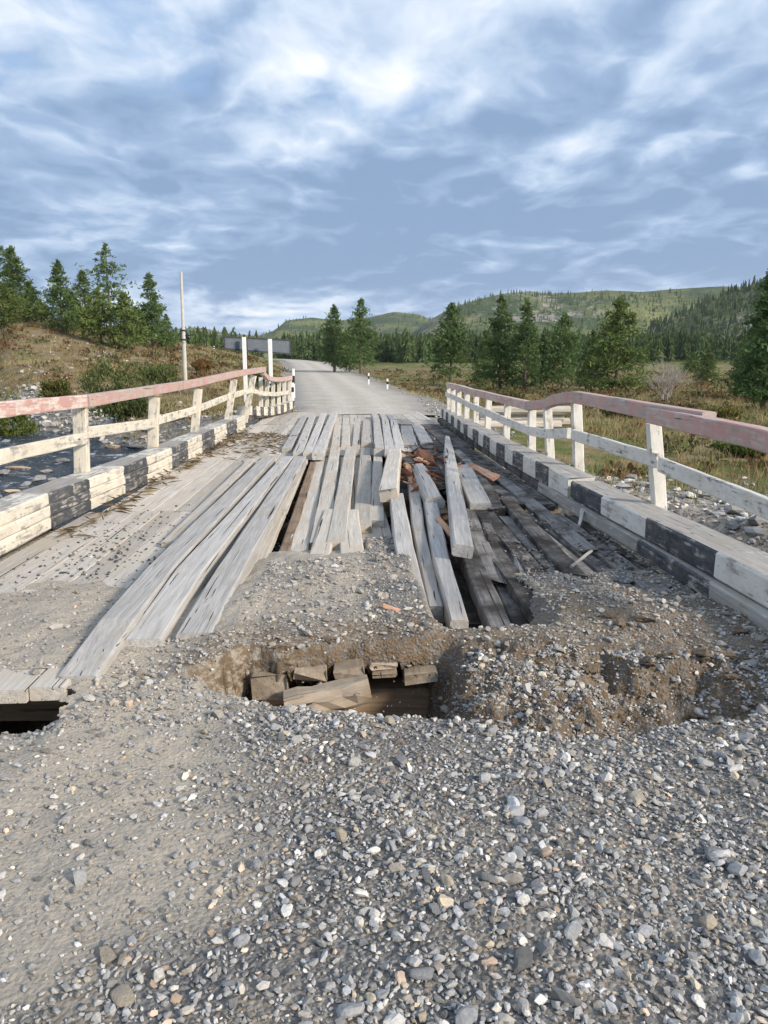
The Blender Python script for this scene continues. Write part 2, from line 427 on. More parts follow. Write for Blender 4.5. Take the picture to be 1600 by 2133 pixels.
def Hland(x, y):
    x = np.asarray(x, float); y = np.asarray(y, float)
    d = np.maximum(y, 0.0)
    rl, rr, rz = np.interp(d, RD, RL), np.interp(d, RD, RR), np.interp(d, RD, RZ)
    zr = np.interp(d, [0, 10, 30, 60, 100, 140, 220, 400, 900, 4000], [-0.35, -0.5, -0.8, -1.0, -0.9, 0.9, 2.8, 6.5, 12, 20])
    zr = zr + np.clip(x - 30, 0, 200) * 0.006
    q = np.clip(rl - x, 0, 60); k = np.clip(0.0042 * (d - 38), 0, 0.19)
    fade = 1 - sstep(110, 240, d)
    zl = np.interp(d, [0, 20, 36, 52, 85, 140, 220, 400, 900, 4000], [-0.45, -0.6, -0.55, 0.05, 1.15, 2.0, 3.4, 6.5, 12, 20]) + k * q * fade
    nz = fbm(x / 5.0, y / 5.0, 3) * 0.16 + fbm(x / 28.0, y / 28.0, 5) * np.clip(d / 120, 0.05, 0.8)
    nz = nz + fbm(x / 1.1, y / 1.1, 9, 3) * 0.07
    wl, wr = sstep(0.0, 6.0, rl - x), sstep(0.0, 6.0, x - rr)
    zroad = rz - 0.04
    z = zroad * (1 - wl) * (1 - wr) + (zl + nz) * wl + (zr + nz) * wr
    # near side of the stream: road embankment
    emb = np.where(np.abs(x + 0.2) < 2.9, -0.12, -0.12 - (np.abs(x + 0.2) - 2.9) * 0.28)
    near = np.maximum(emb, -0.6) + nz * 0.4
    wn = 1 - sstep(16, 24, y)
    left_near = np.where(x < 0, near, zr + nz)
    z = z * (1 - wn) + left_near * wn
    s = chan_s(x, y) + fbm(x / 4, y / 4, 21) * 0.8
    sf = np.interp(x, [-5, 0, 3, 7], [4.0, 4.0, 2.4, 1.4])
    out = np.where(s > sf, s - sf, np.where(s < -2.5, -2.5 - s, 0.0))
    bank = -1.78 + out * 0.62 + np.clip(out, 0, 0.4) * 0.5 + fbm(x / 0.7, y / 0.7, 31, 3) * 0.10
    keep = (np.abs(x + 0.2) < 2.7) & (y < 3.3)                 # the approach stands on its abutment
    z = np.where(keep, -0.45, np.minimum(z, bank))
    z = np.where((np.abs(x + 0.2) < 2.7) & (y >= 2.75) & (y < 21), np.minimum(z, -1.05), z)
    return z


def zl(x, y): return float(Hland(np.array([x]), np.array([y]))[0])


def gravel_mask(x, y):
    s = chan_s(x, y); sf = np.interp(x, [-5, 0, 3, 7], [4.0, 4.0, 2.4, 1.4])
    g = np.where(x < 0, 1 - sstep(0.6, 3.6, s - sf + fbm(x / 3, y / 3, 40) * 1.6), 1 - sstep(1.5, 6.5, s - sf + fbm(x / 3, y / 3, 40) * 2.5))
    g = np.where((x > 3) & (y < 15), np.maximum(g, 1 - sstep(10.5, 15, y + 0.35 * x + fbm(x / 2, y / 2, 44) * 3)), g)
    rl, rr = np.interp(y, RD, RL), np.interp(y, RD, RR)
    g2 = np.where(y > 20, 1 - sstep(0.3, 2.6, np.maximum(rl - x, x - rr)), 0)
    g3 = np.where((y < 17) & (x < 4) & (s < -1), 1.0, 0)
    return np.clip(np.maximum(np.maximum(g, g2), g3), 0, 1)


def build_ground():
    na, nr = 400, 310
    ang = np.radians(np.linspace(-100, 100, na)); r = np.exp(np.linspace(math.log(0.8), math.log(3000), nr))
    A, R = np.meshgrid(ang, r); x = R * np.sin(A); y = R * np.cos(A) - 0.4
    z = Hland(x, y); g = gravel_mask(x, y)
    gr = fbm(x / 9, y / 9, 60) * 0.5 + np.where(x > 4, 0.12, 0) + np.where((x > 3) & (y < 30), 0.15, 0) + sstep(150, 260, y) * 0.6
    i = np.arange(na * nr).reshape(nr, na)
    f = np.stack([i[:-1, :-1], i[:-1, 1:], i[1:, 1:], i[1:, :-1]], -1).reshape(-1, 4)[:, ::-1]
    me = mesh_np('ground', np.stack([x, y, z], -1).reshape(-1, 3), f, [M_TERR], smooth=True,
                 attrs={'gravel': g.ravel(), 'green': gr.ravel()})
    tag(link('ground', me), 'rolling brown and green moorland ground with gravel stream banks', 'ground', kind='structure')


build_ground()


def build_road():
    ys = np.concatenate([np.linspace(24.3, 60, 90), np.linspace(61, 330, 130)]); nl = 25
    lat = np.linspace(0, 1, nl); V = []; L = []
    for yy in ys:
        a, b, z = np.interp(yy, RD, RL), np.interp(yy, RD, RR), np.interp(yy, RD, RZ)
        a = a + fbm(yy / 3.0, 1.0, 70) * 0.35; b = b + fbm(yy / 3.0, 5.0, 71) * 0.4
        xs = a + (b - a) * lat; zz = z + 0.05 * np.sin(lat * math.pi) - 0.045 * (np.abs(lat - 0.5) > 0.49) + fbm(xs / 0.8, np.full(nl, yy / 0.8), 72, 3) * 0.025
        V.append(np.stack([xs, np.full(nl, yy), zz + 0.02], -1)); L.append(lat)
    i = np.arange(len(ys) * nl).reshape(len(ys), nl)
    f = np.stack([i[:-1, :-1], i[:-1, 1:], i[1:, 1:], i[1:, :-1]], -1).reshape(-1, 4)
    me = mesh_np('road', np.concatenate(V), f, [M_ROAD], smooth=True, attrs={'lateral': np.concatenate(L)})
    tag(link('road', me), 'packed grey gravel road curving away past the bridge', 'road', kind='structure')


build_road()


def build_stream():
    u = np.linspace(-58, 16, 240); w = np.linspace(-4.0, 6.5, 46)
    U, Wd = np.meshgrid(u, w, indexing='ij')
    x = 0.62 * U + 0.79 * Wd; y = 11 - 0.79 * U + 0.62 * Wd
    z = -1.47 + fbm(x / 1.4, y / 1.4, 80, 4) * 0.10 + (-U) * 0.003
    i = np.arange(U.size).reshape(U.shape)
    f = np.stack([i[:-1, :-1], i[:-1, 1:], i[1:, 1:], i[1:, :-1]], -1).reshape(-1, 4)
    me = mesh_np('stream', np.stack([x, y, z], -1).reshape(-1, 3), f, [M_WATER], smooth=True)
    tag(link('stream_water', me), 'dark rippling stream running under the bridge', 'stream', kind='structure')


build_stream()


# ---------------------------------------------------------------- hills
def hill(name, ridge, dist, front, back, rockf, label, seed, base=8.0):
    pts = [atd(px, py, dist) for px, py in ridge]
    xs = np.array([p.x for p in pts]); zs = np.array([p.z for p in pts])
    nu, nv = 170, 60
    u = np.linspace(xs[0], xs[-1], nu); v = np.linspace(-1, 1, nv)
    U, Vv = np.meshgrid(u, v, indexing='ij')
    hz = np.interp(U, xs, zs)
    prof = np.where(Vv < 0, sstep(-1, 0.12, Vv) * 1.045, (1 - Vv) ** 1.2)
    prof = np.clip(prof, 0, 1)
    y = dist + np.where(Vv < 0, Vv * front, Vv * back)
    sc = front / 6
    amp = (hz - base) * 0.16
    z = base + (hz - base) * prof + fbm(U / sc, y / sc, seed, 5) * amp * np.clip(prof * 1.5, 0, 1) * np.clip(-Vv * 4, 0.12, 1)
    slope_noise = fbm(U / (sc * 0.9), y / (sc * 0.9), seed + 9, 4)
    rock = rockf(U, Vv, prof, slope_noise, xs)
    z = z - 10 * (np.abs(U - U.mean()) > (u[-1] - u[0]) * 0.499)
    i = np.arange(U.size).reshape(U.shape)
    f = np.stack([i[:-1, :-1], i[1:, :-1], i[1:, 1:], i[:-1, 1:]], -1).reshape(-1, 4)
    me = mesh_np(name, np.stack([U, y, z], -1).reshape(-1, 3), f, [M_HILL], smooth=True, attrs={'rock': rock.ravel()})
    tag(link(name, me), label, 'hill', kind='structure')
    return U, y, z


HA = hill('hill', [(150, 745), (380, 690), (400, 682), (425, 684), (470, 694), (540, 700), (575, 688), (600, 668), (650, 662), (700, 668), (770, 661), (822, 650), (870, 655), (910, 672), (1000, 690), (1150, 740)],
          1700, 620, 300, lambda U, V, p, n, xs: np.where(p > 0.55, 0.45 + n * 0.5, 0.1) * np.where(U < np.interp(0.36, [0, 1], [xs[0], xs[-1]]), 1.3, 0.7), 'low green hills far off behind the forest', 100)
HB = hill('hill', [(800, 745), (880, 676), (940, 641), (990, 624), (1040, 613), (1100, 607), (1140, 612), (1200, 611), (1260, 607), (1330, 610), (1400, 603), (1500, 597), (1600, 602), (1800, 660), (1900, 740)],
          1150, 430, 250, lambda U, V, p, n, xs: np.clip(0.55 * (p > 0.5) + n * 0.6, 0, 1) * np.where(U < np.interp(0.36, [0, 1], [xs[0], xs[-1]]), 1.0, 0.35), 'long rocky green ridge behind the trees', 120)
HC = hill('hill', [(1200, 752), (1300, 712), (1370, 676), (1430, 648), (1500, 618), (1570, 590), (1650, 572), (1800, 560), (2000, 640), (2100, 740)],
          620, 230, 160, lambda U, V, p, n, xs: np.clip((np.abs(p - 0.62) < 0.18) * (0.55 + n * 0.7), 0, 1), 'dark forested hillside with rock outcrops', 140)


# ---------------------------------------------------------------- the approach: broken earth at the end of the bridge
NE = [at(px, py, 0.0) for px, py in [(-500, 1500), (0, 1478), (110, 1470), (200, 1445), (330, 1425), (430, 1418), (500, 1432), (600, 1462), (700, 1482), (800, 1490), (1000, 1502), (1200, 1528), (1320, 1520), (1400, 1492), (1500, 1486), (1600, 1470), (2000, 1450)]]
LP = [at(px, py, 0.05) for px, py in [(-500, 1440), (0, 1428), (80, 1428), (130, 1440), (200, 1415), (330, 1395), (430, 1380), (520, 1352), (700, 1342), (800, 1332), (900, 1322), (1000, 1330), (1150, 1342), (1250, 1340), (1320, 1360), (1420, 1352), (1520, 1345), (1650, 1350), (2000, 1350)]]
NEx, NEy = np.array([p.x for p in NE]), np.array([p.y for p in NE])
LPx, LPy = np.array([p.x for p in LP]), np.array([p.y for p in LP])


def earth(x, y):
    """height, stoniness, broken soil"""
    x = np.asarray(x, float); y = np.asarray(y, float)
    yn = np.interp(x, NEx, NEy) + fbm(x / 0.16, x * 0 + 2, 200, 4) * 0.06
    yl = np.interp(x, LPx, LPy) + fbm(x / 0.30, x * 0 + 7, 204, 4) * 0.07
    base = fbm(x / 0.9, y / 0.9, 210, 4) * 0.035 + fbm(x / 0.16, y / 0.16, 214, 4) * 0.010 + fbm(x / 0.045, y / 0.045, 218, 3) * 0.0035
    D = np.interp(x, [-2.6, -1.75, -1.5, -1.25, -0.82, -0.70, -0.35, 0.0, 0.42, 0.60, 0.85, 1.08, 1.30, 1.42, 1.75, 1.95, 2.5],
                  [0.6, 0.6, 0.5, 0.0, 0.02, 0.14, 0.42, 0.62, 0.55, 0.34, 0.26, 0.32, 0.42, 0.50, 0.46, 0.26, 0.10])
    # lip of earth lying on the deck behind the break
    mid = sstep(-0.95, -0.55, x) * (1 - sstep(0.42, 0.62, x))
    lip = np.interp(y - yl, [-0.1, 0.0, 0.25, 0.8, 1.5, 2.05, 2.5, 2.9], [0.045, 0.06, 0.09, 0.09, 0.062, 0.03, -0.03, -0.12])
    strip = sstep(0.05, 0.16, x) * (1 - sstep(0.42, 0.50, x)) * (1 - sstep(6.4, 7.3, y))
    lip = np.maximum(lip, strip * (0.028 + fbm(x / .3, y / .3, 230) * 0.02) - (1 - strip) * 0.3)
    leftz = np.interp(y, [3.3, 3.55, 3.85, 4.5, 5.1, 5.6], [-0.03, -0.012, 0.022, 0.022, -0.004, -0.03]) + fbm(x / 0.35, y / 0.35, 232) * 0.018
    rgt = np.interp(y, [3.9, 4.2, 4.7, 5.3, 5.8, 6.4], [0.02, 0.03, -0.02, -0.055, -0.10, -0.2]) + 0.05 * np.exp(-((x - 1.55) / .35) ** 2 - ((y - 4.35) / .4) ** 2)
    pit = sstep(0.42, 0.56, x) * (1 - sstep(0.92, 1.34, x + fbm(x / .25, y / .25, 270) * .12)) * sstep(4.02, 4.28, y)
    rgt = rgt - pit * 0.30 + fbm(x / .2, y / .2, 272, 4) * 0.03
    wl = 1 - sstep(-1.0, -0.6, x); wr = sstep(0.46, 0.6, x)
    beyond = leftz * wl + rgt * wr + lip * np.clip(1 - wl - wr, 0, 1) + base * 1.5 + fbm(x / .11, y / .11, 274, 4, .6) * .012 * (1 - wl)
    # trench between the near edge and the lip
    t = np.clip((y - yn) / np.maximum(yl - yn, 0.02), 0, 1)
    nearwall = sstep(0.0, 0.10, y - yn)
    steep = mid + (1 - sstep(-1.4, -1.2, x)) + 0.3 * sstep(1.15, 1.42, x) * (1 - sstep(1.7, 1.95, x))
    steep = np.clip(steep, 0, 1)
    backw = steep * sstep(0.88, 1.0, t) + (1 - steep) * t ** 1.1
    crumb = fbm(x / 0.13, y / 0.13, 240, 5, .6) * 0.085 * np.clip(D * 4, 0, 1) + np.abs(fbm(x / 0.05, y / 0.05, 246, 3)) * 0.018
    z_near = base + 0.012 * np.sin(x * 2.3 + 1)
    inside = (z_near * (1 - nearwall) + (-D) * nearwall) * (1 - backw) + beyond * backw + crumb * nearwall
    z = np.where(y < yn, z_near, np.where(y < yl, inside, beyond))
    dropn = np.exp(-np.clip(yn - y, 0, 9) / 0.12) * np.where(D > 0.1, 0.03, 0.0)
    dropn = dropn + np.exp(-np.clip(yn - y, 0, 9) / 0.30) * 0.10 * (1 - sstep(-1.42, -1.22, x))
    z = z - np.where(y < yn, dropn, np.where(y < yl, dropn * (1 - nearwall), 0))
    soil = np.clip(sstep(-0.03, 0.06, y - yn) * (1 - sstep(0.05, 0.5, y - yl)), 0, 1) * sstep(-1.1, -0.7, x)
    soil = np.maximum(soil, 0.75 * sstep(1.0, 1.4, x) * sstep(3.0, 3.4, y) * (1 - sstep(4.6, 5.2, y)))
    dusty = (1 - sstep(-0.15, 0.55, x + 0.55 - (y - 2.4) * 0.12 + fbm(x / .6, y / .6, 250) * 0.4))
    dusty = dusty * sstep(1.25, 1.9, y + fbm(x / .5, y / .5, 251) * 0.35)
    grit = np.clip(1 - 0.85 * dusty, 0, 1)
    grit = np.where(y > yl, np.clip(0.35 + 0.6 * (fbm(x / .5, y / .5, 255)) + 0.5 * wr + strip * 0.6, 0, 1), grit)
    grit = np.where((x < -.5) & (y > yl), grit * .45, grit)
    grit = np.maximum(grit, sstep(.8, 1.2, x) * sstep(3.7, 4.1, y))
    return z, grit, soil


def build_earth():
    xs = np.concatenate([np.linspace(-5, -2.75, 30)[:-1], np.linspace(-2.75, 2.7, 400), np.linspace(2.7, 4.6, 26)[1:]])
    ys = np.concatenate([np.linspace(-2.5, 0.8, 30)[:-1], np.linspace(0.8, 2.7, 95)[:-1], np.linspace(2.7, 4.7, 175)[:-1], np.linspace(4.7, 7.4, 120)])
    X, Y = np.meshgrid(xs, ys); Z, G, S = earth(X, Y)
    shoulder = np.maximum(np.abs(X + 0.1) - 2.7, 0); Z = Z - shoulder * 0.25
    i = np.arange(X.size).reshape(X.shape)
    f = np.stack([i[:-1, :-1], i[:-1, 1:], i[1:, 1:], i[1:, :-1]], -1).reshape(-1, 4)
    cx = X.ravel()[f].mean(1); cy = Y.ravel()[f].mean(1); cz = Z.ravel()[f].max(1)
    # no earth where the deck is bare or open to the stream below
    yl_ = np.interp(X, LPx, LPy); yn_ = np.interp(X, NEx, NEy)
    ov = np.interp(X, [-2.6, -1.5, -1.35, -0.62, -0.42, 0.36, 0.46, 1.28, 1.38, 1.78, 1.9], [.35, .35, 0, 0, .30, .42, 0, 0, 0, 0, 0])
    Yd = Y + ov * sstep(-.13, -.25, Z) * sstep(.25, .8, (Y - yn_) / np.maximum(yl_ - yn_, .05)) * (Y < yl_ + .2)
    wall = sstep(.03, .12, -Z) * (Y < yl_ + .1)
    Yd = Yd + wall * (fbm(X / .07, Z / .07 + Y / .3, 260, 4, .6) * .045); X2 = X + wall * fbm(X / .06 + 9, Z / .06, 264, 3) * .02
    kill = ((cy > 3.6) & (cz < -0.045) & ((cy > 5.0) | (cx > 0.46)) & (cy > 4.45)) | ((cy > 4.9) & (cx > 0.48) & (cx < 1.25)) | ((cy > 3.55) & (np.abs(cx + 0.15) > 2.62)) | ((cy > 6.2) & ((cx < -0.6) | (cx > 0.5)))
    kill |= (cx < -1.33 + .03 * np.sin(cy * 60)) & ((cy > np.interp(cx, NEx, NEy) + fbm(cx / 0.16, cx * 0 + 2, 200, 4) * 0.06 - .004) | (Z.ravel()[f].min(1) < -.17)) & (cy > 3.0) & (cy < 3.62)
    f = f[~kill]
    me = mesh_np('earth', np.stack([X2, Yd, Z], -1).reshape(-1, 3), f, [M_EARTH], smooth=True, attrs={'grit': G.ravel(), 'soil': S.ravel()})
    tag(link('gravel_ground', me), 'gravel approach with a collapsed trench of brown earth before the bridge', 'ground', kind='structure')


build_earth()


# ---------------------------------------------------------------- timber pieces
def frame_of(p0, p1, up):
    D = (p1 - p0).normalized(); B = D.cross(up).normalized(); N = B.cross(D).normalized()
    m = Matrix(((B.x, D.x, N.x, p0.x), (B.y, D.y, N.y, p0.y), (B.z, D.z, N.z, p0.z), (0, 0, 0, 1)))
    return m


def timber(name, pts, w, t, material, parent, seed=0, up=(0, 0, 1), n=None, jit=0.004, cham=0.012, jag=(0.0, 0.0), mats=None, matf=None, roll=0.0, taper=None, cuts=None, yj=0.0):
    """a board along the polyline pts (the middle of its upper face); w wide, t thick; local Y runs along the grain"""
    pts = [Vector(p) for p in pts]; up = Vector(up); r = random.Random(seed * 7 + 13)
    if roll: up = Matrix.Rotation(roll, 3, (pts[-1] - pts[0]).normalized()) @ up
    M = frame_of(pts[0], pts[-1], up); Mi = M.inverted()
    loc = [Mi @ p for p in pts]
    ly = np.array([p.y for p in loc]); lx = np.array([p.x for p in loc]); lz = np.array([p.z for p in loc])
    L = ly[-1]
    if cuts is None:
        n = n or max(3, min(14, int(L / 0.45) + 2)); cy = list(np.linspace(0, L, n))
    else:
        cy = cuts
    ws = w if isinstance(w, (list, tuple)) else [w, w]
    V = []; c = min(cham, t * 0.3)
    for k, yy in enumerate(cy):
        ww = np.interp(yy, [0, L], [ws[0], ws[-1]]); tt = t
        if taper: ww *= np.interp(yy / L, [a for a, b in taper], [b for a, b in taper]); tt *= np.interp(yy / L, [a for a, b in taper], [0.5 + 0.5 * b for a, b in taper])
        h = ww / 2; x0 = np.interp(yy, ly, lx); z0 = np.interp(yy, ly, lz)
        ring = [(-h + c, 0), (h - c, 0), (h, -c), (h, -tt + c), (h - c, -tt), (-h + c, -tt), (-h, -tt + c), (-h, -c)]
        e = jag[0] if k == 0 else (jag[1] if k == len(cy) - 1 else 0)
        for (a, b) in ring:
            V.append((x0 + a + r.uniform(-jit, jit), yy + (r.uniform(-e, e) if e else (r.uniform(-yj, yj) if yj else 0)), z0 + b + r.uniform(-jit, jit) * 0.7))
    F = []; MI = []
    for k in range(len(cy) - 1):
        for j in range(8):
            a, b = k * 8 + j, k * 8 + (j + 1) % 8
            F.append((a, a + 8, b + 8, b)); MI.append(matf(k, j) if matf else 0)
    me = bpy.data.meshes.new(name)
    caps = [tuple(range(8)), tuple(range(len(cy) * 8 - 1, len(cy) * 8 - 9, -1))]
    me.from_pydata(V, [], F + caps); MI += [matf(0, 2) if matf else 0, matf(len(cy) - 2, 2) if matf else 0]
    for m in (mats or [material]): me.materials.append(m)
    me.polygons.foreach_set('material_index', MI); me.update()
    o = bpy.data.objects.new(name, me); COL.objects.link(o)
    if parent:
        o.parent = parent; o.matrix_parent_inverse = Matrix.Identity(4); o.matrix_local = Matrix.Translation(-parent.location) @ M
    else:
        o.matrix_world = M
    return o


bridge = empty('timber_bridge', (0, 14, 0), 'sagging grey timber plank bridge with lifted and broken deck boards', 'bridge')
sd = [0]


def pl(name, far, near, zf, zn, w, t=0.12, m=M_WOOD, parent=bridge, **kw):
    """a board from its far-end middle pixel to its near-end middle pixel"""
    sd[0] += 1
    return timber(name, [at(*far, zf), at(*near, zn)], w, t, m, parent, seed=sd[0], **kw)


def bd(name, x0, y0, x1, y1, z0, z1, w, t=0.07, m=M_WOODD, parent=bridge, **kw):
    sd[0] += 1
    return timber(name, [(x0, y0, z0), (x1, y1, z1)], w, t, m, parent, seed=sd[0], **kw)


R = random.Random(11)
# deck boards, left wheel side
def deck_run(xa, xb, y0, y1, z, mat_, wmin=0.2, wmax=0.3, zj=0.005, skew=0.0, endj=0.05, zfar=None, t=0.07, gap=0.0, alt=None):
    x = xa
    while x < xb - 0.08:
        w = min(R.uniform(wmin, wmax), xb - x)
        if xb - x - w < 0.08: w = xb - x
        zz = z + R.uniform(-zj, zj); zf = (zfar if zfar is not None else z) + R.uniform(-zj, zj)
        bd('deck_plank', x + w / 2 + skew, y0 + R.uniform(-endj, endj), x + w / 2, y1 + R.uniform(-endj, endj), zz, zf, w - R.uniform(0.004, 0.012) - gap * R.random(), t, (alt if alt and R.random() < .45 else mat_), jit=0.003 + gap * .1, cham=0.006, jag=(gap * 3, gap * 3))
        x += w


deck_run(-2.74, -1.36, 3.36, 7.84, 0.0, M_WOODD)
deck_run(-1.36, -0.66, 4.2, 7.84, 0.0, M_WOODD)
deck_run(-2.62, -0.66, 7.88, 13.3, 0.0, M_WOODD, endj=0.03)
deck_run(-2.52, -0.85, 13.36, 19.6, 0.0, M_WOODD, zfar=0.03)
deck_run(-2.45, 2.45, 19.66, 25.9, 0.03, M_WOODD, zfar=-0.02, endj=0.25)
deck_run(-0.62, 0.42, 6.2, 13.3, -0.085, M_WOODD)
deck_run(-0.85, 1.15, 13.36, 19.6, -0.05, M_WOODD, zfar=0.02)
# right side, sunken and muddy
deck_run(1.22, 2.46, 4.45, 8.0, -0.06, M_WOODM, wmin=.14, wmax=.22, zj=0.045, skew=-0.06, endj=0.35, gap=.05, alt=M_WOODR)
deck_run(1.30, 2.46, 8.3, 14.0, -0.05, M_WOODM, wmin=.13, wmax=.2, zj=0.03, endj=0.35, gap=.03, alt=M_WOODR)
deck_run(1.16, 2.46, 14.05, 19.6, -0.03, M_WOODM, zj=0.02, endj=0.3, zfar=0.03)
deck_run(0.44, 1.36, 9.4, 13.9, -0.16, M_WOODM, zj=0.05, endj=0.5)

# running planks, left wheel track
timber('running_plank', [at(561, 950, .13), at(330, 1185, .13), at(206, 1335, .125), at(160, 1408, .02)], [0.185, 0.20], 0.13, M_WOOD, bridge, seed=501, n=16)
timber('running_plank', [at(600, 950, .13), at(395, 1185, .13), at(297, 1330, .075)], [0.185, 0.20], 0.13, M_WOOD, bridge, seed=502, n=14)
timber('running_plank', [at(626, 950, .13), at(478, 1185, .12), at(404, 1318, .08)], [0.185, 0.20], 0.13, M_WOOD, bridge, seed=503, n=14)
bd('running_plank', -1.53, 11.9, -1.52, 6.2, 0.07, 0.06, 0.12, 0.07, M_WOODD)
bd('running_plank', -0.56, 12.0, -0.54, 6.0, 0.0, -0.03, 0.10, 0.11, M_WOODB)

# worn boards in the middle
pl('worn_plank', (672, 935), (617, 1150), -0.045, -0.03, [0.17, 0.19], 0.08, M_WOODD, jag=(0.12, 0.05), jit=0.012)
pl('worn_plank', (699, 930), (664, 1128), 0.0, 0.0, [0.19, 0.17], 0.10, M_WOODD, jag=(0.03, 0.05), jit=0.008)
pl('worn_plank', (692, 1060), (662, 1165), 0.02, 0.02, 0.17, 0.08, M_WOODD, jag=(0.03, 0.05))
pl('worn_plank', (731, 930), (700, 1128), 0.03, 0.03, [0.19, 0.18], 0.12, M_WOODD, jag=(0.02, 0.03), jit=0.006)
pl('worn_plank', (727, 1062), (735, 1160), 0.02, 0.03, 0.2, 0.08, M_WOODD, jag=(0.03, 0.05))
pl('worn_plank', (762, 932), (754, 1095), -0.01, 0.0, 0.19, 0.08, M_WOODD, jag=(0.05, 0.05))
pl('worn_plank', (787, 932), (785, 1085), -0.02, -0.01, 0.15, 0.08, M_WOODD, jag=(0.05, 0.05))

# running planks, right wheel track, sinking into the pit
timber('running_plank', [at(826, 1027, .08), at(841, 1130, .08), at(868, 1246, .02)], [0.165, 0.145], 0.16, M_WOOD, bridge, seed=511, n=10)
timber('running_plank', [at(858, 975, .0), at(872, 1100, -.01), at(909, 1262, -.09)], [0.15, 0.105], 0.14, M_WOOD, bridge, seed=512, n=12, jag=(0.12, 0.02))
timber('running_plank', [at(895, 1034, .04), at(917, 1150, .02), at(957, 1292, -.07)], [0.15, 0.12], 0.14, M_WOOD, bridge, seed=513, n=10)
timber('running_plank', [at(965, 1120, -.03), at(1046, 1310, -.12)], [0.17, 0.155], 0.12, M_WOODM, bridge, seed=514, n=8)
timber('running_plank', [at(1005, 1110, -.05), at(1098, 1310, -.17)], [0.19, 0.17], 0.12, M_WOODM, bridge, seed=515, n=8)
timber('running_plank', [at(1040, 1095, -.06), at(1146, 1262, -.13)], [0.20, 0.19], 0.10, M_WOODM, bridge, seed=516, n=8)
pl('deck_plank', (950, 1050), (1010, 1160), -0.17, -0.22, 0.17, 0.08, M_WOODM)
pl('deck_plank', (925, 1150), (985, 1300), -0.22, -0.28, 0.16, 0.08, M_WOODM)

# far running planks, left track
for (fx, fy, nx, ny, z, w, t) in [(634, 866, 597, 932, 0.09, .17, .13), (652, 862, 621, 940, 0.11, .17, .13), (674, 860, 642, 942, 0.11, .17, .13), (697, 857, 662, 942, 0.12, .19, .13),
                                  (704, 870, 699, 926, 0.03, .17, .1), (720, 870, 720, 927, 0.03, .18, .1), (744, 870, 742, 927, 0.03, .16, .1)]:
    pl('running_plank', (fx, fy), (nx, ny), z, z, w, t, M_WOOD if z > .05 else M_WOODD)
pl('worn_plank', (765, 874), (765, 921), 0.06, 0.08, 0.24, 0.13, M_WOODD)
# far running planks, right track, two lengths each
for (fx, fy, mx, my, nx, ny) in [(779, 861, 784, 873, 790, 934), (796, 861, 802, 873, 812, 936), (810, 863, 820, 875, 834, 940)]:
    pl('running_plank', (mx, my), (nx, ny), 0.12, 0.12, 0.18, 0.14, M_WOOD)
    pl('running_plank', (fx, fy), (mx, my - 1), 0.13, 0.13, 0.18, 0.13, M_WOOD)
for (fx, fy, nx, ny, z, w) in [(846, 886, 854, 926, 0.06, .28), (868, 884, 890, 922, 0.03, .26), (886, 880, 912, 915, 0.0, .18), (905, 880, 935, 912, 0.0, .2), (850, 905, 848, 940, 0.0, .2), (925, 882, 960, 912, -0.01, .2), (940, 905, 985, 945, 0.0, .22), (962, 930, 1012, 985, -0.02, .2)]:
    pl('worn_plank', (fx, fy), (nx, ny), z, z - 0.02, w, 0.12, M_WOODM if fx > 890 else M_WOOD, jag=(0.05, 0.12), jit=0.01)
# timbers of the substructure
for k in range(16):
    yb = 4.0 + k * 1.42
    bd('cross_beam', -2.9, yb, 2.8, yb + R.uniform(-.05, .05), -0.22 + (0.02 if yb > 8 else 0), -0.22 - (0.1 if yb < 12 else 0), 0.2, 0.18, M_WOODB, jit=0.01)
for xg in (-2.2, -1.1, 0.0, 1.1, 2.1):
    bd('girder_beam', xg, 3.7, xg, 25.5, -0.46, -0.46, 0.28, 0.30, M_WOODB, jit=0.012)

# timber ends laid bare in the trench
pe = lambda px, py, y: atd(px, py, y)
Rq = random.Random(3)
def stub(name, pxa, pxb, pya, pyb, y, length, m=M_WOODB, **kw):
    y = float(np.interp(pe(pxa, pya, y).x, LPx, LPy)) - Rq.uniform(.04, .12) if y > 3.5 else y
    a, b = pe(pxa, pya, y), pe(pxb, pyb, y); w = b.x - a.x; t = a.z - b.z
    sd[0] += 1
    return timber(name, [(a.x + w / 2, y, a.z), (a.x + w / 2, y + length, a.z + 0.01)], w, t, m, bridge, seed=sd[0], jit=0.005, cham=0.008, n=4, jag=(0.03, 0), roll=Rq.uniform(-.09, .09), **kw)
M_END = mk_wood('pale_sawn_timber', (0.24, 0.19, 0.14), (0.42, 0.35, 0.27), (0.20, 0.15, 0.10), 0.4)
stub('beam_end', 522, 600, 1408, 1456, 3.62, 0.5, M_END)
stub('plank_end', 612, 682, 1396, 1420, 3.74, 0.7, M_END)
stub('plank_end', 694, 758, 1393, 1412, 3.76, 0.7, M_END)
stub('plank_end', 770, 830, 1384, 1394, 3.78, 0.7, M_END)
stub('plank_end', 774, 826, 1399, 1408, 3.77, 0.7, M_END)
stub('plank_end', 842, 912, 1404, 1424, 3.72, 0.6, M_END)
timber('beam_end', [pe(590, 1446, 3.56), pe(680, 1432, 3.58), pe(765, 1408, 3.6)], [0.20, 0.16], 0.13, M_END, bridge, seed=771, jit=0.012, n=7, cham=0.04)
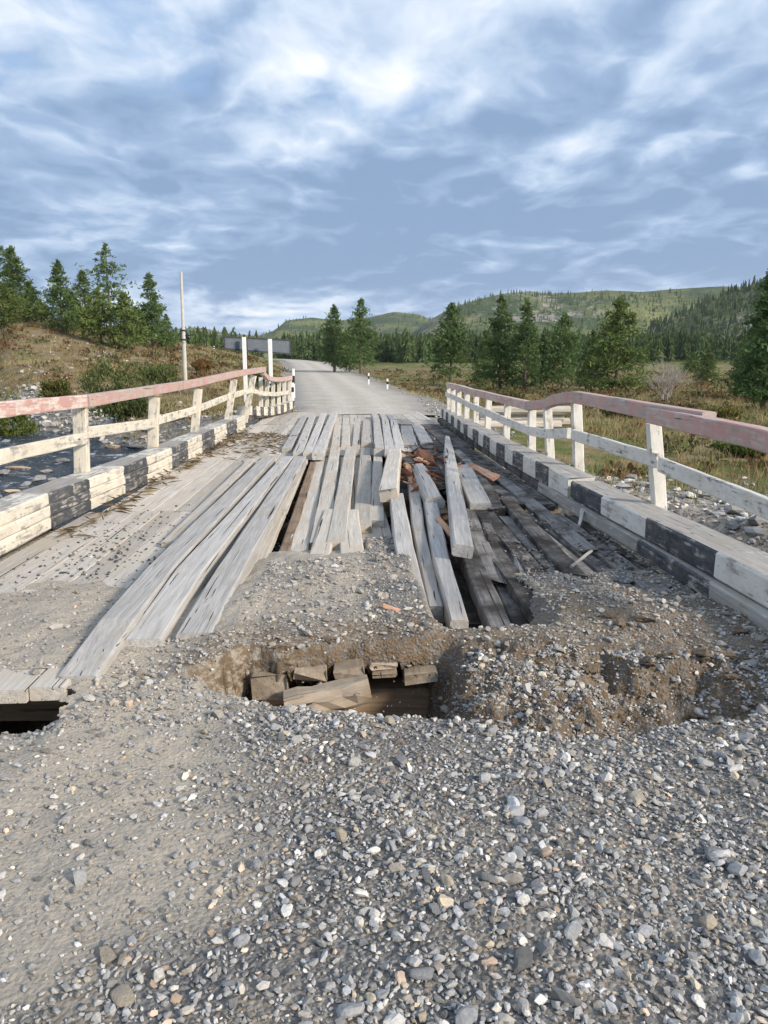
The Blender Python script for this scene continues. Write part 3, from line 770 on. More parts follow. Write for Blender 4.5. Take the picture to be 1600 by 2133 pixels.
# boards of the sunken side, knocked about
Rk = random.Random(77)
for (xa, ya, xb, yb, za, zb_, w) in [(1.30, 7.9, 1.12, 5.4, -.02, -.09, .16), (1.55, 9.4, 1.36, 6.6, .01, -.05, .15), (1.86, 8.6, 1.70, 5.3, -.01, -.02, .17), (2.12, 10.2, 2.06, 6.1, -.0, -.03, .15), (1.72, 12.2, 1.62, 9.3, .0, .02, .16),
                                    (2.0, 13.6, 1.92, 10.6, .01, -.01, .15), (1.34, 11.8, 1.22, 9.2, -.04, .0, .15), (1.1, 8.9, 1.06, 6.9, -.10, -.16, .14), (1.46, 6.1, 1.30, 4.75, -.05, -.10, .15), (1.02, 13.2, 1.0, 11.4, .01, .0, .18), (1.3, 14.6, 1.26, 12.6, .02, .0, .16)]:
    bd('broken_plank', xa, ya, xb, yb, za, zb_, w, .075, Rk.choice([M_WOODM, M_WOODR, M_WOODR]), jit=.009, jag=(.12, .10), roll=Rk.uniform(-.12, .12))
# ends of the deck boards at the left edge

# ---------------------------------------------------------------- kerbs
def kerb(side, pts, w, t, ys, first_black, worn=False):
    """pts: inner upper edge; ys: y of the stripe joints"""
    off = w / 2 * (1 if side > 0 else -1)
    P = [Vector((p[0] + off, p[1], p[2])) for p in pts]
    M = frame_of(P[0], P[-1], Vector((0, 0, 1))); Mi = M.inverted()
    L = (P[-1] - P[0]).length; cuts = [0.0]; cols = []
    prev = first_black
    for yy in ys:
        f = (yy - P[0].y) / (P[-1].y - P[0].y)
        if 0.005 < f < 0.995:
            m = cuts[-1]; e = f * L
            if e - m > 0.8: cuts.append((m + e) / 2); cols.append(prev)
            cuts.append(e); cols.append(prev)
        if f < 0.995: prev = not prev if 0.005 < f else prev
    cuts.append(L); cols.append(prev)
    sd[0] += 1
    def mf(k, j):
        blk = cols[min(k, len(cols) - 1)]
        if j == 0: return 3 if blk else 2
        return 1 if blk else 0
    return timber('kerb_beam', P, w, t, None, bridge, seed=sd[0], mats=[M_TOPG if worn else (M_WHITE if side > 0 else M_CREAM), M_BLACK, M_TOPG if side > 0 else M_TOPW, M_TOPB], matf=mf, cuts=cuts, jit=0.007, cham=0.015, yj=0.02)


ystr = [8.24]
while ystr[-1] < 21: ystr.append(ystr[-1] + R.uniform(0.55, 0.72))
kerb(1, [(2.42, 7.98, 0.315), (2.41, 12, 0.31), (2.5, 16, 0.32), (2.66, 21.2, 0.35)], 0.32, 0.24, ystr[1:], False)
kerb(1, [(2.46, 2.2, 0.29), (2.44, 5.0, 0.295), (2.43, 7.92, 0.285)], 0.33, 0.185, [3.5, 4.69, 5.88, 6.93], True)
kerb(1, [(2.40, 2.2, 0.095), (2.39, 4.7, 0.10), (2.40, 5.9, 0.10)], 0.34, 0.13, [4.65], False, True)
kerb(1, [(2.40, 5.93, 0.10), (2.38, 7.8, 0.09), (2.40, 9.2, 0.08)], 0.34, 0.13, [], False, True)
bd('kerb_beam', 2.58, 9.25, 2.70, 21.0, 0.066, 0.10, 0.33, 0.12, M_WOODM)
# left kerb is built of three boards on edge, their joints showing
LK = [(-2.86, 3.0), (-2.80, 7.0), (-2.70, 8.6), (-2.63, 10.5), (-2.60, 12.2), (-2.56, 16), (-2.54, 18.8)]
LS = [5.6, 7.03, 7.96, 9.02, 9.95, 11.2, 12.25, 13.4, 14.6, 16.0, 17.4]
for (zt, tt, ins) in [(0.335, 0.115, 0.0), (0.216, 0.105, 0.004), (0.107, 0.12, -0.003)]:
    kerb(-1, [(x + ins, y, zt + 0.012 * math.sin(y)) for x, y in LK], 0.33, tt, LS, True)
# far left section, swung inwards
FL = [(-2.60, 19.9, 0.52), (-2.42, 21.5, 0.40), (-2.25, 23.0, 0.32), (-2.06, 24.6, 0.31), (-1.84, 26.3, 0.36)]
ys2 = list(np.arange(20.35, 26.2, 0.47))
kerb(-1, [(x, y, z) for x, y, z in FL], 0.3, 0.26, ys2, False)
bd('kerb_beam', -2.78, 19.9, -2.02, 26.2, 0.23, 0.08, 0.28, 0.12, M_WOODM)


# ---------------------------------------------------------------- railings
def railing(label, posts, hand, mid, hw=0.11, ht=0.135, mw=0.05, mt=0.13, inner=1, pm=M_WHITE, pw=0.115, pt=0.10, loc=(0, 0, 0)):
    root = empty('bridge_railing', loc, label, 'railing')
    for k, (a, b) in enumerate(posts):
        sd[0] += 1
        timber('post', [a, b], pw, pt, pm, root, seed=sd[0], up=(0, -1, 0), n=4, jit=0.004, cham=0.008)
    for k in range(len(hand)):
        sd[0] += 1
        timber('handrail', hand[k], hw, ht, M_RED, root, seed=sd[0], n=12, jit=0.004, cham=0.008)
    for k in range(len(mid)):
        sd[0] += 1
        timber('mid_rail', mid[k], mw, mt, pm, root, seed=sd[0], n=10, jit=0.004, cham=0.008)
    return root


def rail_right():
    posts = []; tops = []
    spec = [(1390, 1066, 1366, 882), (1222, 986, 1203, 840), (1154, 960, 1142, 848), (1110, 942, 1110, 852), (1055, 918, 1059, 842), (1016, 900, 1019, 832)]
    for bx, by, tx, ty in spec:
        b = at(bx, by, 0.22); b.x = max(min(b.x, 2.88), 2.78); t_ = atd(tx, ty, b.y); posts.append((Vector((b.x, b.y, -0.15)), t_))
    for yy, tx, ty in [(16.2, 993, 824), (17.3, 973.5, 818), (18.4, 957, 812), (19.6, 944.5, 808), (20.8, 936, 804)]:
        t_ = atd(tx, ty, yy); posts.append((Vector((t_.x, yy, -0.1)), t_))
    y1, y2 = posts[0][1].y, posts[1][1].y
    def hp(px, py, y): return atd(px, py, y)
    hand = [[hp(1800, 948, 3.4), hp(1600, 893, 4.55), hp(1362, 848, posts[0][1].y - 0.12)],
            [hp(1470, 862, 5.5) + Vector((0.03, 0, 0.012)), hp(1345, 842, posts[0][1].y) + Vector((0.03, 0, 0.012)), hp(1194, 814, posts[1][1].y - .1), hp(1160, 822, 9.7), hp(1135, 833, 10.4), hp(1100, 836, 11.3)],
            [hp(1104, 836, 11.25), hp(1060, 827, posts[4][1].y), hp(1012, 816, 14.9), hp(985, 810, 16.5), hp(958, 802, 18.4), hp(933, 797, 21.0)]]
    for h in hand:
        for p in h: p.x += 0.0
    mid = [[hp(1800, 1110, 3.4), hp(1600, 1030, 4.6), hp(1392, 952, 6.33)],
           [hp(1388, 945, 6.36), hp(1205, 894, 8.78)],
           [hp(1196, 891, 8.9), hp(1150, 894, 10.06), hp(1110, 888, 11.1), hp(1055, 867, 12.9)],
           [hp(1058, 868, 12.85), hp(1016, 850, 14.8), hp(990, 841, 16.4), hp(960, 826, 18.3), hp(934, 816, 20.9)]]
    for mm in mid:
        for p in mm: p.x -= 0.06
    railing('white and faded red timber railing with a kinked rail on the gravel bank side', posts, hand, mid, loc=(2.8, 10, 0.1))


def rail_left():
    posts = []
    for bx, by, tx, ty, yy in [(164, 993, 164, 848, 8.4), (312, 935, 320, 828, 11.3), (398, 903, 412, 810, 13.95), (466, 868, 487, 790, 17.2)]:
        t_ = atd(tx, ty, yy); b = atd(bx, by, yy); posts.append((Vector((b.x, yy, -0.1)), t_))
    t_ = atd(-180, 880, 6.0); posts.append((Vector((t_.x, 6.0, -0.1)), t_))
    t_ = atd(528, 782, 19.6); b = atd(508, 845, 19.6); posts.append((Vector((b.x, 19.6, 0.1)), t_))
    hand = [[atd(-300, 880, 5.2), atd(0, 836, 6.7), atd(172, 823, 8.4)],
            [atd(175, 823, 8.44), atd(320, 803, 11.3), atd(412, 789, 13.95), atd(487, 773, 17.2), atd(550, 764, 20.3)]]
    mid = [[atd(-300, 1010, 5.2), atd(0, 932, 6.7), atd(165, 900, 8.4)],
           [atd(168, 889, 8.42), atd(312, 872, 11.3)],
           [atd(314, 868, 11.35), atd(398, 847, 13.95), atd(470, 820, 17.2), atd(524, 806, 19.9)]]
    for mm in mid:
        for p in mm: p.x += 0.06
    railing('cream and faded pink timber railing beside the rushing stream', posts, hand, mid, pm=M_CREAM, loc=(-3, 12, 0.1), pw=0.15)


def rail_far():
    posts = []
    for px, ty, y in [(543, 786, 22.0), (556, 789, 22.8), (569, 791, 23.6), (581, 790, 24.4), (592, 789, 25.3), (603.5, 786, 26.2)]:
        t_ = atd(px, ty, y); posts.append((Vector((t_.x - 0.04, y, -0.05)), t_))
    hand = [[atd(546, 770, 20.35), atd(556, 783, 21.6), atd(570, 786, 22.8), atd(590, 786, 25), atd(606, 783, 26.3)]]
    mid = [[atd(524, 808, 20.0), atd(545, 815, 21.2), atd(575, 817, 23.4), atd(603, 813, 26.2)]]
    railing('short sagging white railing at the far bridge end below the sign', posts, hand, mid, pm=M_CREAM, loc=(-2.3, 23, 0.1))


rail_right(); rail_left(); rail_far()

# ---------------------------------------------------------------- loose and broken timber
def loose(name, label, pts, w, t, m, cat='plank', group=None, **kw):
    sd[0] += 1
    o = timber(name, pts, w, t, m, None, seed=sd[0], **kw)
    return tag(o, label, cat, group)


loose('loose_plank', 'long grey loose plank tilted across the broken hole, tapering at its far end', [at(932, 908, .10), at(945, 1000, .14), at(967, 1136, .13)], [0.175, 0.165], 0.10, M_WOOD,
      n=14, roll=math.radians(-9), taper=[(0, .5), (0.3, 1), (1, 1)])
loose('broken_plank', 'short thick broken plank stub propped on the end of a running plank', [at(822, 934, .22), at(808, 1018, .19)], 0.21, 0.15, M_WOODD, n=8, jag=(0.02, 0.05), roll=math.radians(6))
loose('broken_plank', 'rounded grey broken timber lying among the orange splinters', [at(873, 966, .12), at(888, 1000, .12), at(906, 1034, .10)], [0.20, 0.22], 0.17, M_WOOD, n=7, cham=0.05, jag=(0.06, 0.02))
loose('broken_plank', 'stubby grey plank with a cut dark end beside the long tilted plank', [at(963, 968, .03), at(1001, 1048, .05)], [0.26, 0.24], 0.12, M_WOOD, n=7, roll=math.radians(4))
loose('broken_plank', 'slim stained plank below the rounded broken timber', [at(905, 1030, .0), at(925, 1068, -.04)], 0.13, 0.1, M_WOODB, n=5, jag=(0.03, 0.05))
loose('broken_plank', 'narrow worn plank lying on the muddy deck behind the stubby plank', [at(995, 985, .01), at(1035, 1060, .0)], 0.18, 0.09, M_WOODM, n=6, jag=(0.06, 0.06))
loose('wood_splinter', 'long bright orange wood splinter on the muddy deck near the kerb', [at(980, 966, .07), at(1033, 994, .06)], [0.07, 0.13], 0.03, M_FRESH, 'splinter', jag=(0.06, 0.05), n=8, jit=0.008, roll=0.5)
loose('wood_splinter', 'pinkish flat wood chip lying on the gravel before the running planks', [at(800, 1261, .105), at(846, 1276, .085)], [0.05, 0.06], 0.018, M_FRESH, 'splinter', jag=(0.03, 0.04), n=5, jit=0.006)
loose('wood_splinter', 'slim pale splinter leaning against the long tilted plank', [at(914, 1078, .06), at(944, 1112, .02)], [0.05, 0.07], 0.03, M_FRESH, 'splinter', jag=(0.05, 0.03), n=5, jit=0.006)
loose('wood_splinter', 'pale twig stick lying across the dark deck boards', [at(1190, 1178, -.0), at(1232, 1145, .03)], [0.02, 0.03], 0.02, M_WOOD, 'stick', n=5, jit=0.004)
loose('wood_splinter', 'pale peeled splinter standing against the kerb foot', [at(1207, 1092, .0), at(1217, 1048, .10)], [0.03, 0.05], 0.02, M_WOOD, 'stick', n=5, jit=0.004)
loose('rotten_chunk', 'square red-brown rotten timber end above the splinters', [at(880, 936, .10), at(892, 955, .10)], 0.26, 0.22, M_ROT, 'timber chunk', n=5, jit=0.03, cham=0.05, jag=(.1, .1))
loose('wood_splinter', 'broad orange split wood face in the middle of the broken hole', [at(866, 953, .09), at(890, 961, .08)], [0.10, 0.06], 0.04, M_FRESH, 'splinter', n=6, jit=0.02, jag=(.1, .1), roll=0.3)
loose('wood_splinter', 'upright orange sliver beside the short propped stub', [at(846, 965, .04), at(860, 1000, .04)], [0.08, 0.05], 0.04, M_FRESH, 'splinter', n=8, jit=0.025, jag=(.15, .15))
Rs = random.Random(5)
for k in range(44):
    a = at(Rs.uniform(848, 930), Rs.uniform(945, 1015), Rs.uniform(-.1, .06)); an = Rs.uniform(0, 6.3); l = Rs.uniform(.25, .8)
    sm, sl = Rs.choice([(M_ROT, 'dark rotten'), (M_ROT, 'dark rotten'), (M_WOODB, 'brown'), (M_FRESH, 'orange split'), (M_WOODM, 'grey muddy')])
    loose('wood_splinter', 'jagged %s splinter heaped in the broken hole' % sl, [a, a + Vector((math.cos(an) * l * .5, math.sin(an) * l, Rs.uniform(-.05, .16)))], [Rs.uniform(.01, .03), Rs.uniform(.03, .09)], Rs.uniform(.015, .04),
          sm, 'splinter', sl + ' splinters heaped in the broken hole', n=5, jit=0.012, jag=(.08, .05), roll=Rs.uniform(-1, 1))
for k, (ya, zz) in enumerate([(21.6, -0.24), (21.95, -0.06), (21.75, 0.17), (22.25, -0.22)]):
    lab = ['lowest pale log lying beyond the railing', 'second log of the pile beyond the railing', 'topmost pale log of the pile beyond the railing', 'rear log of the pile beyond the railing'][k]
    loose('log', lab, [(3.7 + .2 * k, ya, zz + .46 + max(zl(4.2, 21.8), zl(5.6, 22))), (6.3 + .15 * k, ya + .25, zz + .44 + max(zl(4.2, 21.8), zl(5.6, 22)))], 0.24, 0.24, M_WOODD, 'log', n=7, cham=0.07, jit=0.012)
pile_prop = None

# ---------------------------------------------------------------- stones and gravel
def ico(sub):
    import bmesh
    bm = bmesh.new(); bmesh.ops.create_icosphere(bm, subdivisions=sub, radius=1.0)
    v = np.array([p.co[:] for p in bm.verts]); f = np.array([[q.index for q in p.verts] for p in bm.faces]); bm.free(); return v, f


def rock_shapes(sub, n, seed, rough=0.28):
    r = np.random.default_rng(seed); v, f = ico(sub); out = []
    for k in range(n):
        w = v.copy()
        for c in range(9):                                   # chip facets off
            nrm = r.normal(size=3); nrm /= np.linalg.norm(nrm); d = r.uniform(0.32, 0.85)
            s = w @ nrm; w = w - np.outer(np.clip(s - d, 0, None), nrm) * 0.9
        w *= 1 + r.normal(size=(len(w), 1)) * rough * 0.25
        w *= np.array([r.uniform(.95, 1.6), r.uniform(.75, 1.1), r.uniform(.45, .8)])
        out.append(w)
    return out, f


STONE_COLS = np.array([[.30, .30, .305], [.25, .257, .262], [.38, .375, .36], [.46, .445, .42], [.40, .345, .265], [.26, .235, .20], [.14, .145, .15], [.56, .53, .48], [.33, .337, .343], [.45, .34, .26]])
STONE_W = np.array([.19, .21, .15, .09, .06, .06, .08, .04, .10, .02])


def scatter(name, xs, ys, zs, sizes, sub, seed, tint=1.0, sink=0.25, smooth=False, dust=0.25):
    r = np.random.default_rng(seed); shapes, f = rock_shapes(sub, 10, seed); S = np.stack(shapes); nv = S.shape[1]; n = len(xs)
    k = r.integers(0, len(shapes), n); V = S[k]                                    # n,nv,3
    a = r.uniform(0, 2 * np.pi, n); b = r.normal(0, 0.5, n); ca, sa, cb, sb = np.cos(a), np.sin(a), np.cos(b), np.sin(b)
    x, y, z = V[..., 0], V[..., 1], V[..., 2]
    y, z = y * cb[:, None] - z * sb[:, None], y * sb[:, None] + z * cb[:, None]
    x, y = x * ca[:, None] - y * sa[:, None], x * sa[:, None] + y * ca[:, None]
    V = np.stack([x, y, z], -1) * sizes[:, None, None]
    V[..., 0] += xs[:, None]; V[..., 1] += ys[:, None]; V[..., 2] += (zs + sizes * (0.55 - sink))[:, None]
    F = (f[None] + (np.arange(n) * nv)[:, None, None]).reshape(-1, 3)
    c = STONE_COLS[r.choice(len(STONE_COLS), n, p=STONE_W)] * np.exp(r.normal(0.05, .27, (n, 1))) * tint
    c = c * (1 - dust) + np.array([.36, .315, .25]) * dust
    cols = np.repeat(c, nv, 0)
    return mesh_np(name, V.reshape(-1, 3), F, [M_STONE], cols=cols, smooth=smooth)


def near_gravel():
    r = np.random.default_rng(42)
    def cand(n, x0, x1, y0, y1):
        x = r.uniform(x0, x1, n); y = y0 + (y1 - y0) * r.uniform(0, 1, n); return x, y
    def vis(x, y): return np.abs(x - 0.049 * y) < 0.54 * y + 0.5
    x, y = cand(92000, -3.0, 3.0, 0.9, 3.7); k = vis(x, y); x, y = x[k], y[k]
    z, g, s = earth(x, y); p = 0.12 + 0.88 * g ** 1.5 * np.clip(.75 + .9 * fbm(x / .35, y / .35, 301), .25, 1); k = (r.uniform(0, 1, len(x)) < p) & ~((x < -1.25) & (y > 3.08) & (y < 3.5) & (y > np.interp(x, NEx, NEy) - .02)); x, y, z, g = x[k], y[k], z[k], g[k]
    sz = np.clip(np.exp(r.normal(math.log(0.0068), 0.45, len(x))), 0.003, 0.019)
    tag(link('gravel', scatter('gravel', x, y, z, sz, 1, 1, sink=.12, dust=.12)), 'fine grey gravel strewn over the approach', 'gravel', kind='stuff')
    x, y = cand(5600, -3.0, 3.0, 0.9, 3.7); k = vis(x, y); x, y = x[k], y[k]
    z, g, s = earth(x, y); k = r.uniform(0, 1, len(x)) < 0.09 + 0.9 * g ** 2 * np.clip(.6 + 1.2 * fbm(x / .4, y / .4, 303), .1, 1); k &= ~((x < -1.25) & (y > 3.08) & (y < 3.5) & (y > np.interp(x, NEx, NEy) - .02)); x, y, z = x[k], y[k], z[k]
    sz = np.clip(np.exp(r.normal(math.log(0.0145), 0.36, len(x))), 0.009, 0.036)
    tag(link('gravel', scatter('gravel', x, y, z, sz, 2, 2, smooth=False, sink=.24, dust=.10)), 'coarser grey gravel lying on the approach', 'gravel', kind='stuff')
    # rubble on the broken lip, in the trench and on the first metres of deck
    x, y = cand(36000, -2.6, 2.5, 3.0, 7.0); z, g, s = earth(x, y)
    ok = ((z > -0.05) | (y < 4.3)) & ~((x < -1.25) & (y > 3.08) & (y < 3.5) & (y > np.interp(x, NEx, NEy) - .02))
    ok &= ~((x < -0.62) & (x > -1.45) & (y > 3.95)) | (z > 0.1)
    ok &= (y < 4.4) | ((x > 0.05) & (x < 0.48)) | ((x < -1.4) & (r.uniform(0, 1, len(x)) < np.clip(1.2 - (y - 3.6) * 0.6, 0.04, 1))) | ((x > -0.7) & (x < 0.1) & (y < 5.6)) | ((x > 1.25) & (y < 5.6)) | ((x > 1.2) & (r.uniform(0, 1, len(x)) < 0.10))
    ok &= ~((x > 0.46) & (x < 1.2) & (y > 4.15))
    ok &= r.uniform(0, 1, len(x)) < np.where(x < -1.4, 0.35, np.where(s > 0.5, 0.9, 0.85))
    x, y, z = x[ok], y[ok], z[ok]
    onb = (y > 5.0) & (x > 1.2); z = np.where(onb, np.maximum(z, -0.045), z)
    onl = (x < -1.4) & (y > 4.0); z = np.where(onl, np.maximum(z, 0.0), z)
    sz = np.clip(np.exp(r.normal(math.log(0.0068), 0.6, len(x))), 0.003, 0.042)
    tag(link('gravel', scatter('gravel', x, y, z, sz, 1, 3, dust=.35)), 'loose gravel and clods on the broken earth at the bridge end', 'gravel', kind='stuff')
    # dark crumbs on the left deck boards
    x = r.normal(-1.95, .33, 420); y = np.clip(r.normal(6.1, .9, 420), 4.6, 8.2); k = (x > -2.68) & (x < -1.5); x, y = x[k], y[k]
    tag(link('gravel', scatter('gravel', x, y, np.full(len(x), 0.002), r.uniform(.005, .018, len(x)), 1, 4, tint=.28, dust=.0)), 'dark mud crumbs scattered on the pale deck boards', 'mud crumbs', kind='stuff')


near_gravel()


def deck_mud():
    r = np.random.default_rng(61); n = 5200
    x = r.uniform(1.2, 2.40, n); y = 4.4 + 10 * r.uniform(0, 1, n) ** 1.4; k = fbm(x / .3, y / .8, 66) + r.normal(0, .12, n) > .08; x, y = x[k], y[k]
    near = x > 2.15; sz = np.exp(r.normal(math.log(.010), .5, len(x))) * np.where(near, 1.2, 1)
    tag(link('mud', scatter('mud', x, y, np.full(len(x), -.040), np.clip(sz, .004, .035), 1, 14, tint=.42, dust=.12)), 'dark mud clods and grit strewn on the sunken deck by the kerb', 'mud', kind='stuff')


deck_mud()
SHP, SHF = rock_shapes(3, 8, 77, 0.12)


def smooth_rock(k, rough=0.05):
    v = SHP[k % len(SHP)].copy(); rr = np.random.default_rng(k + 500)
    return v


ROCKME = [mesh_np('rock', smooth_rock(k), SHF, [M_BOULD], smooth=True) for k in range(8)]
ROCKMT = [mesh_np('rock', smooth_rock(k), SHF, [M_BOULDT], smooth=True) for k in range(8)]


PEB = [mesh_np('pebble', smooth_rock(k), SHF, [M_PEB], smooth=True) for k in range(8)]
PEBT = [mesh_np('pebble', smooth_rock(k), SHF, [M_PEBT], smooth=True) for k in range(8)]
CLOD = [mesh_np('clod', smooth_rock(k) * (1 + .14 * np.random.default_rng(k).normal(size=(len(SHP[0]), 1))), SHF, [M_CLOD]) for k in range(8)]


def rock(name, p, size, k, label, cat='boulder', group=None, tan=False, flat=1.0, az=0.0, sink=.3, lib=None):
    o = link(name, (lib or (ROCKMT if tan else ROCKME))[k % 8]); o.location = (p[0], p[1], p[2] + size * (.5 - sink)); o.scale = (size, size * .85, size * .8 * flat)
    o.rotation_euler = (0.1 * math.sin(k * 3), .12 * math.cos(k * 5), az); return tag(o, label, cat, group)


Rb = random.Random(31)
p = at(236, 936, -1.45); rock('boulder', (p.x, p.y, -1.45), 0.42, 0, 'big tan boulder in the stream behind the cream railing', tan=True, az=.5)
p = at(275, 950, -1.45); rock('boulder', (p.x, p.y, -1.5), 0.30, 3, 'grey boulder at the foot of the big tan boulder', az=1.5)
p = at(55, 1008, -1.35); rock('boulder', (p.x, p.y, -1.4), 0.24, 2, 'angular pale grey boulder at the near edge of the stream', az=2.)
p = at(25, 1020, -1.35); rock('boulder', (p.x, p.y, -1.42), 0.18, 4, 'flat tan stone at the near edge of the stream', tan=True, flat=.5)
p = at(112, 996, -1.35); rock('boulder', (p.x, p.y, -1.42), 0.16, 5, 'small rounded boulder beside the first cream post', az=1.)
p = at(38, 972, -1.4); rock('boulder', (p.x, p.y, -1.5), 0.30, 6, 'pale tan boulder under the cream mid rail', tan=True, flat=.7)
for k, (px_, py_, sz_) in enumerate([(28, 905, .3), (50, 897, .25), (12, 925, .3), (95, 985, .15), (80, 1003, .2), (8, 990, .2), (150, 905, .2), (300, 955, .2), (255, 960, .18), (285, 935, .25), (190, 950, .16), (215, 975, .16), (130, 965, .2), (70, 940, .22), (20, 955, .2), (225, 905, .22)]):
    p = at(px_, py_, -1.45); rock('boulder', (p.x, p.y, -1.42), sz_ * 1.15, k, 'dark wet boulder breaking the water of the stream', 'boulder', 'wet boulders in the stream water', False, .75, k)
for k in range(90):
    u = Rb.uniform(-40, 2); w = Rb.choice([Rb.gauss(4.3, .7), Rb.gauss(4.3, .7), Rb.uniform(-3, 4), Rb.gauss(-2.6, .5)])
    x, y = .62 * u + .79 * w, 11 - .79 * u + .62 * w
    if -3.3 < x < 3.2: continue
    rock('boulder', (x, y, max(zl(x, y), -1.58)), Rb.uniform(.12, .34), k, 'grey stone among many along the stream bed', 'boulder', 'stones along the stream bed', Rb.random() < .2, Rb.uniform(.6, 1), Rb.uniform(0, 6))


def bank_stones():
    r = np.random.default_rng(8)
    x = r.uniform(3.0, 10, 9000); y = r.uniform(5.5, 22, 9000); g = gravel_mask(x, y); z = Hland(x, y)
    k = (r.uniform(0, 1, len(x)) < g * np.clip(1.3 - y / 22, .15, 1)) & (z > -1.5); x, y, z = x[k], y[k], z[k]
    sz = np.clip(np.exp(r.normal(math.log(.042), .5, len(x))), .018, .16)
    tag(link('gravel', scatter('gravel', x, y, z, sz, 1, 11, tint=1.15, dust=.1)), 'grey river stones heaped on the bank beside the bridge', 'stones', kind='stuff')
    n = 9000; u = r.uniform(-48, -4, n); w = np.where(r.uniform(0, 1, n) < .75, r.uniform(3.0, 10, n), r.uniform(-4, -1.5, n)); x, y = .62 * u + .79 * w, 11 - .79 * u + .62 * w
    z = Hland(x, y); k = (z > -1.62) & (x < -3.2) & (r.uniform(0, 1, n) < gravel_mask(x, y) * .9 + .05); x, y, z = x[k], y[k], z[k]
    sz = np.clip(np.exp(r.normal(math.log(.07), .55, len(x))), .025, .26)
    tag(link('gravel', scatter('gravel', x, y, z, sz, 1, 12, tint=1.1, dust=.15)), 'pale stones along the far bank of the stream', 'stones', kind='stuff')
    n = 2600; y = r.uniform(24, 60, n); rl, rr = np.interp(y, RD, RL), np.interp(y, RD, RR); side = r.uniform(0, 1, n) < .5
    x = np.where(side, rl + r.normal(0, .6, n), rr + r.normal(0, .6, n)); z = np.maximum(Hland(x, y), np.interp(y, RD, RZ) - .05)
    sz = np.clip(np.exp(r.normal(math.log(.03), .4, n)), .015, .09)
    tag(link('gravel', scatter('gravel', x, y, z, sz, 1, 13)), 'loose stones along the shoulders of the road', 'gravel', kind='stuff')


bank_stones()


def slope_stones():
    r = np.random.default_rng(19); n = 420; y = r.uniform(34, 75, n); x = r.uniform(-.42, -.2, n) * y; z = Hland(x, y)
    tag(link('gravel', scatter('gravel', x, y, z, np.clip(np.exp(r.normal(math.log(.09), .5, n)), .03, .12), 2, 21, tint=.9, dust=.2)), 'pale stones lying about the left slope', 'stones', kind='stuff')


slope_stones()
for k, (px, py, s, lab, tn) in enumerate([(1512, 1802, .042, 'large smooth grey stone in the gravel, one of a touching pair', 0), (1490, 1790, .040, 'large bluish stone touching the smooth grey one', 0), (222, 1994, .038, 'flat pale tan stone in the foreground gravel', 1),
                                          (1122, 1862, .028, 'rounded light grey stone in the middle of the gravel', 0), (1018, 1845, .027, 'oblong pale stone in the middle of the gravel', 0), (885, 2040, .034, 'upright grey stone near the lower edge', 0),
                                          (890, 1832, .030, 'long slab-shaped grey stone on the gravel', 0), (98, 1557, .026, 'lone pale square stone on the tan dust', 1), (905, 1905, .028, 'grey pebble with a pale side in the gravel', 0), (255, 2075, .030, 'orange tinted stone near the lower edge', 1),
                                          (480, 2055, .026, 'pale rounded stone low in the gravel', 0), (1450, 1850, .026, 'dark tinted stone below the touching pair', 0)]):
    p = at(px, py, 0.0); z = float(earth(np.array([p.x]), np.array([p.y]))[0][0])
    rock('stone', (p.x, p.y, z), s, k, lab, 'stone', None, bool(tn), .8, k * 1.3, .2, PEBT if tn else PEB)

# clods hanging on the right side of the trench
for k, (px, py, y, s, lab) in enumerate([(1395, 1440, 3.62, .065, 'largest brown earth clod in the hole by the kerb'), (1345, 1450, 3.55, .05, 'brown clod sliding into the hole'), (1450, 1440, 3.6, .055, 'dark clod on the right wall of the hole'), (1500, 1420, 3.65, .05, 'clod of brown earth near the kerb foot'),
                                         (1290, 1330, 4.0, .05, 'tan flat clod on the earth lip'), (1340, 1330, 4.02, .06, 'broad tan clod on the earth lip'), (1270, 1300, 4.1, .035, 'reddish clod above the earth lip'), (1540, 1360, 3.9, .06, 'rusty brown clod beside the kerb')]):
    p = atd(px, py, y); zz = float(earth(np.array([p.x]), np.array([p.y]))[0][0])
    o = rock('earth_clod', (p.x, p.y, max(zz, p.z - .06)), s, k + 3, lab, 'clod', None, True, 1.1, k, .3, CLOD)

Rc = random.Random(91)
for k in range(26):
    x = Rc.uniform(1.12, 1.95) if k < 18 else Rc.uniform(-.75, 1.1); y = float(np.interp(x, NEx, NEy)) + Rc.uniform(.12, .75); zz = float(earth(np.array([x]), np.array([y]))[0][0])
    rock('earth_clod', (x, y, zz), Rc.uniform(.02, .055), k, 'brown crumbly earth clod among many in the broken trench', 'clod', 'earth clods in the broken trench', True, 1.0, k, .3, CLOD)

# ---------------------------------------------------------------- vegetation
def quads(P, D, Nn, ln, wd):
    """thin leaf quads: centre P, direction D, side Nn"""
    a = D * (ln / 2)[:, None]; b = Nn * (wd / 2)[:, None]
    V = np.stack([P - a - b * .5, P - a + b * .5, P + a * .6 + b, P + a, P + a * .6 - b], 1)
    n = len(P); i = np.arange(n)[:, None] * 5
    F = np.concatenate([i + np.array([[0, 1, 2]]), i + np.array([[0, 2, 4]]), i + np.array([[4, 2, 3]])])
    return V.reshape(-1, 3), F


def unit(v): return v / (np.linalg.norm(v, axis=-1, keepdims=True) + 1e-9)


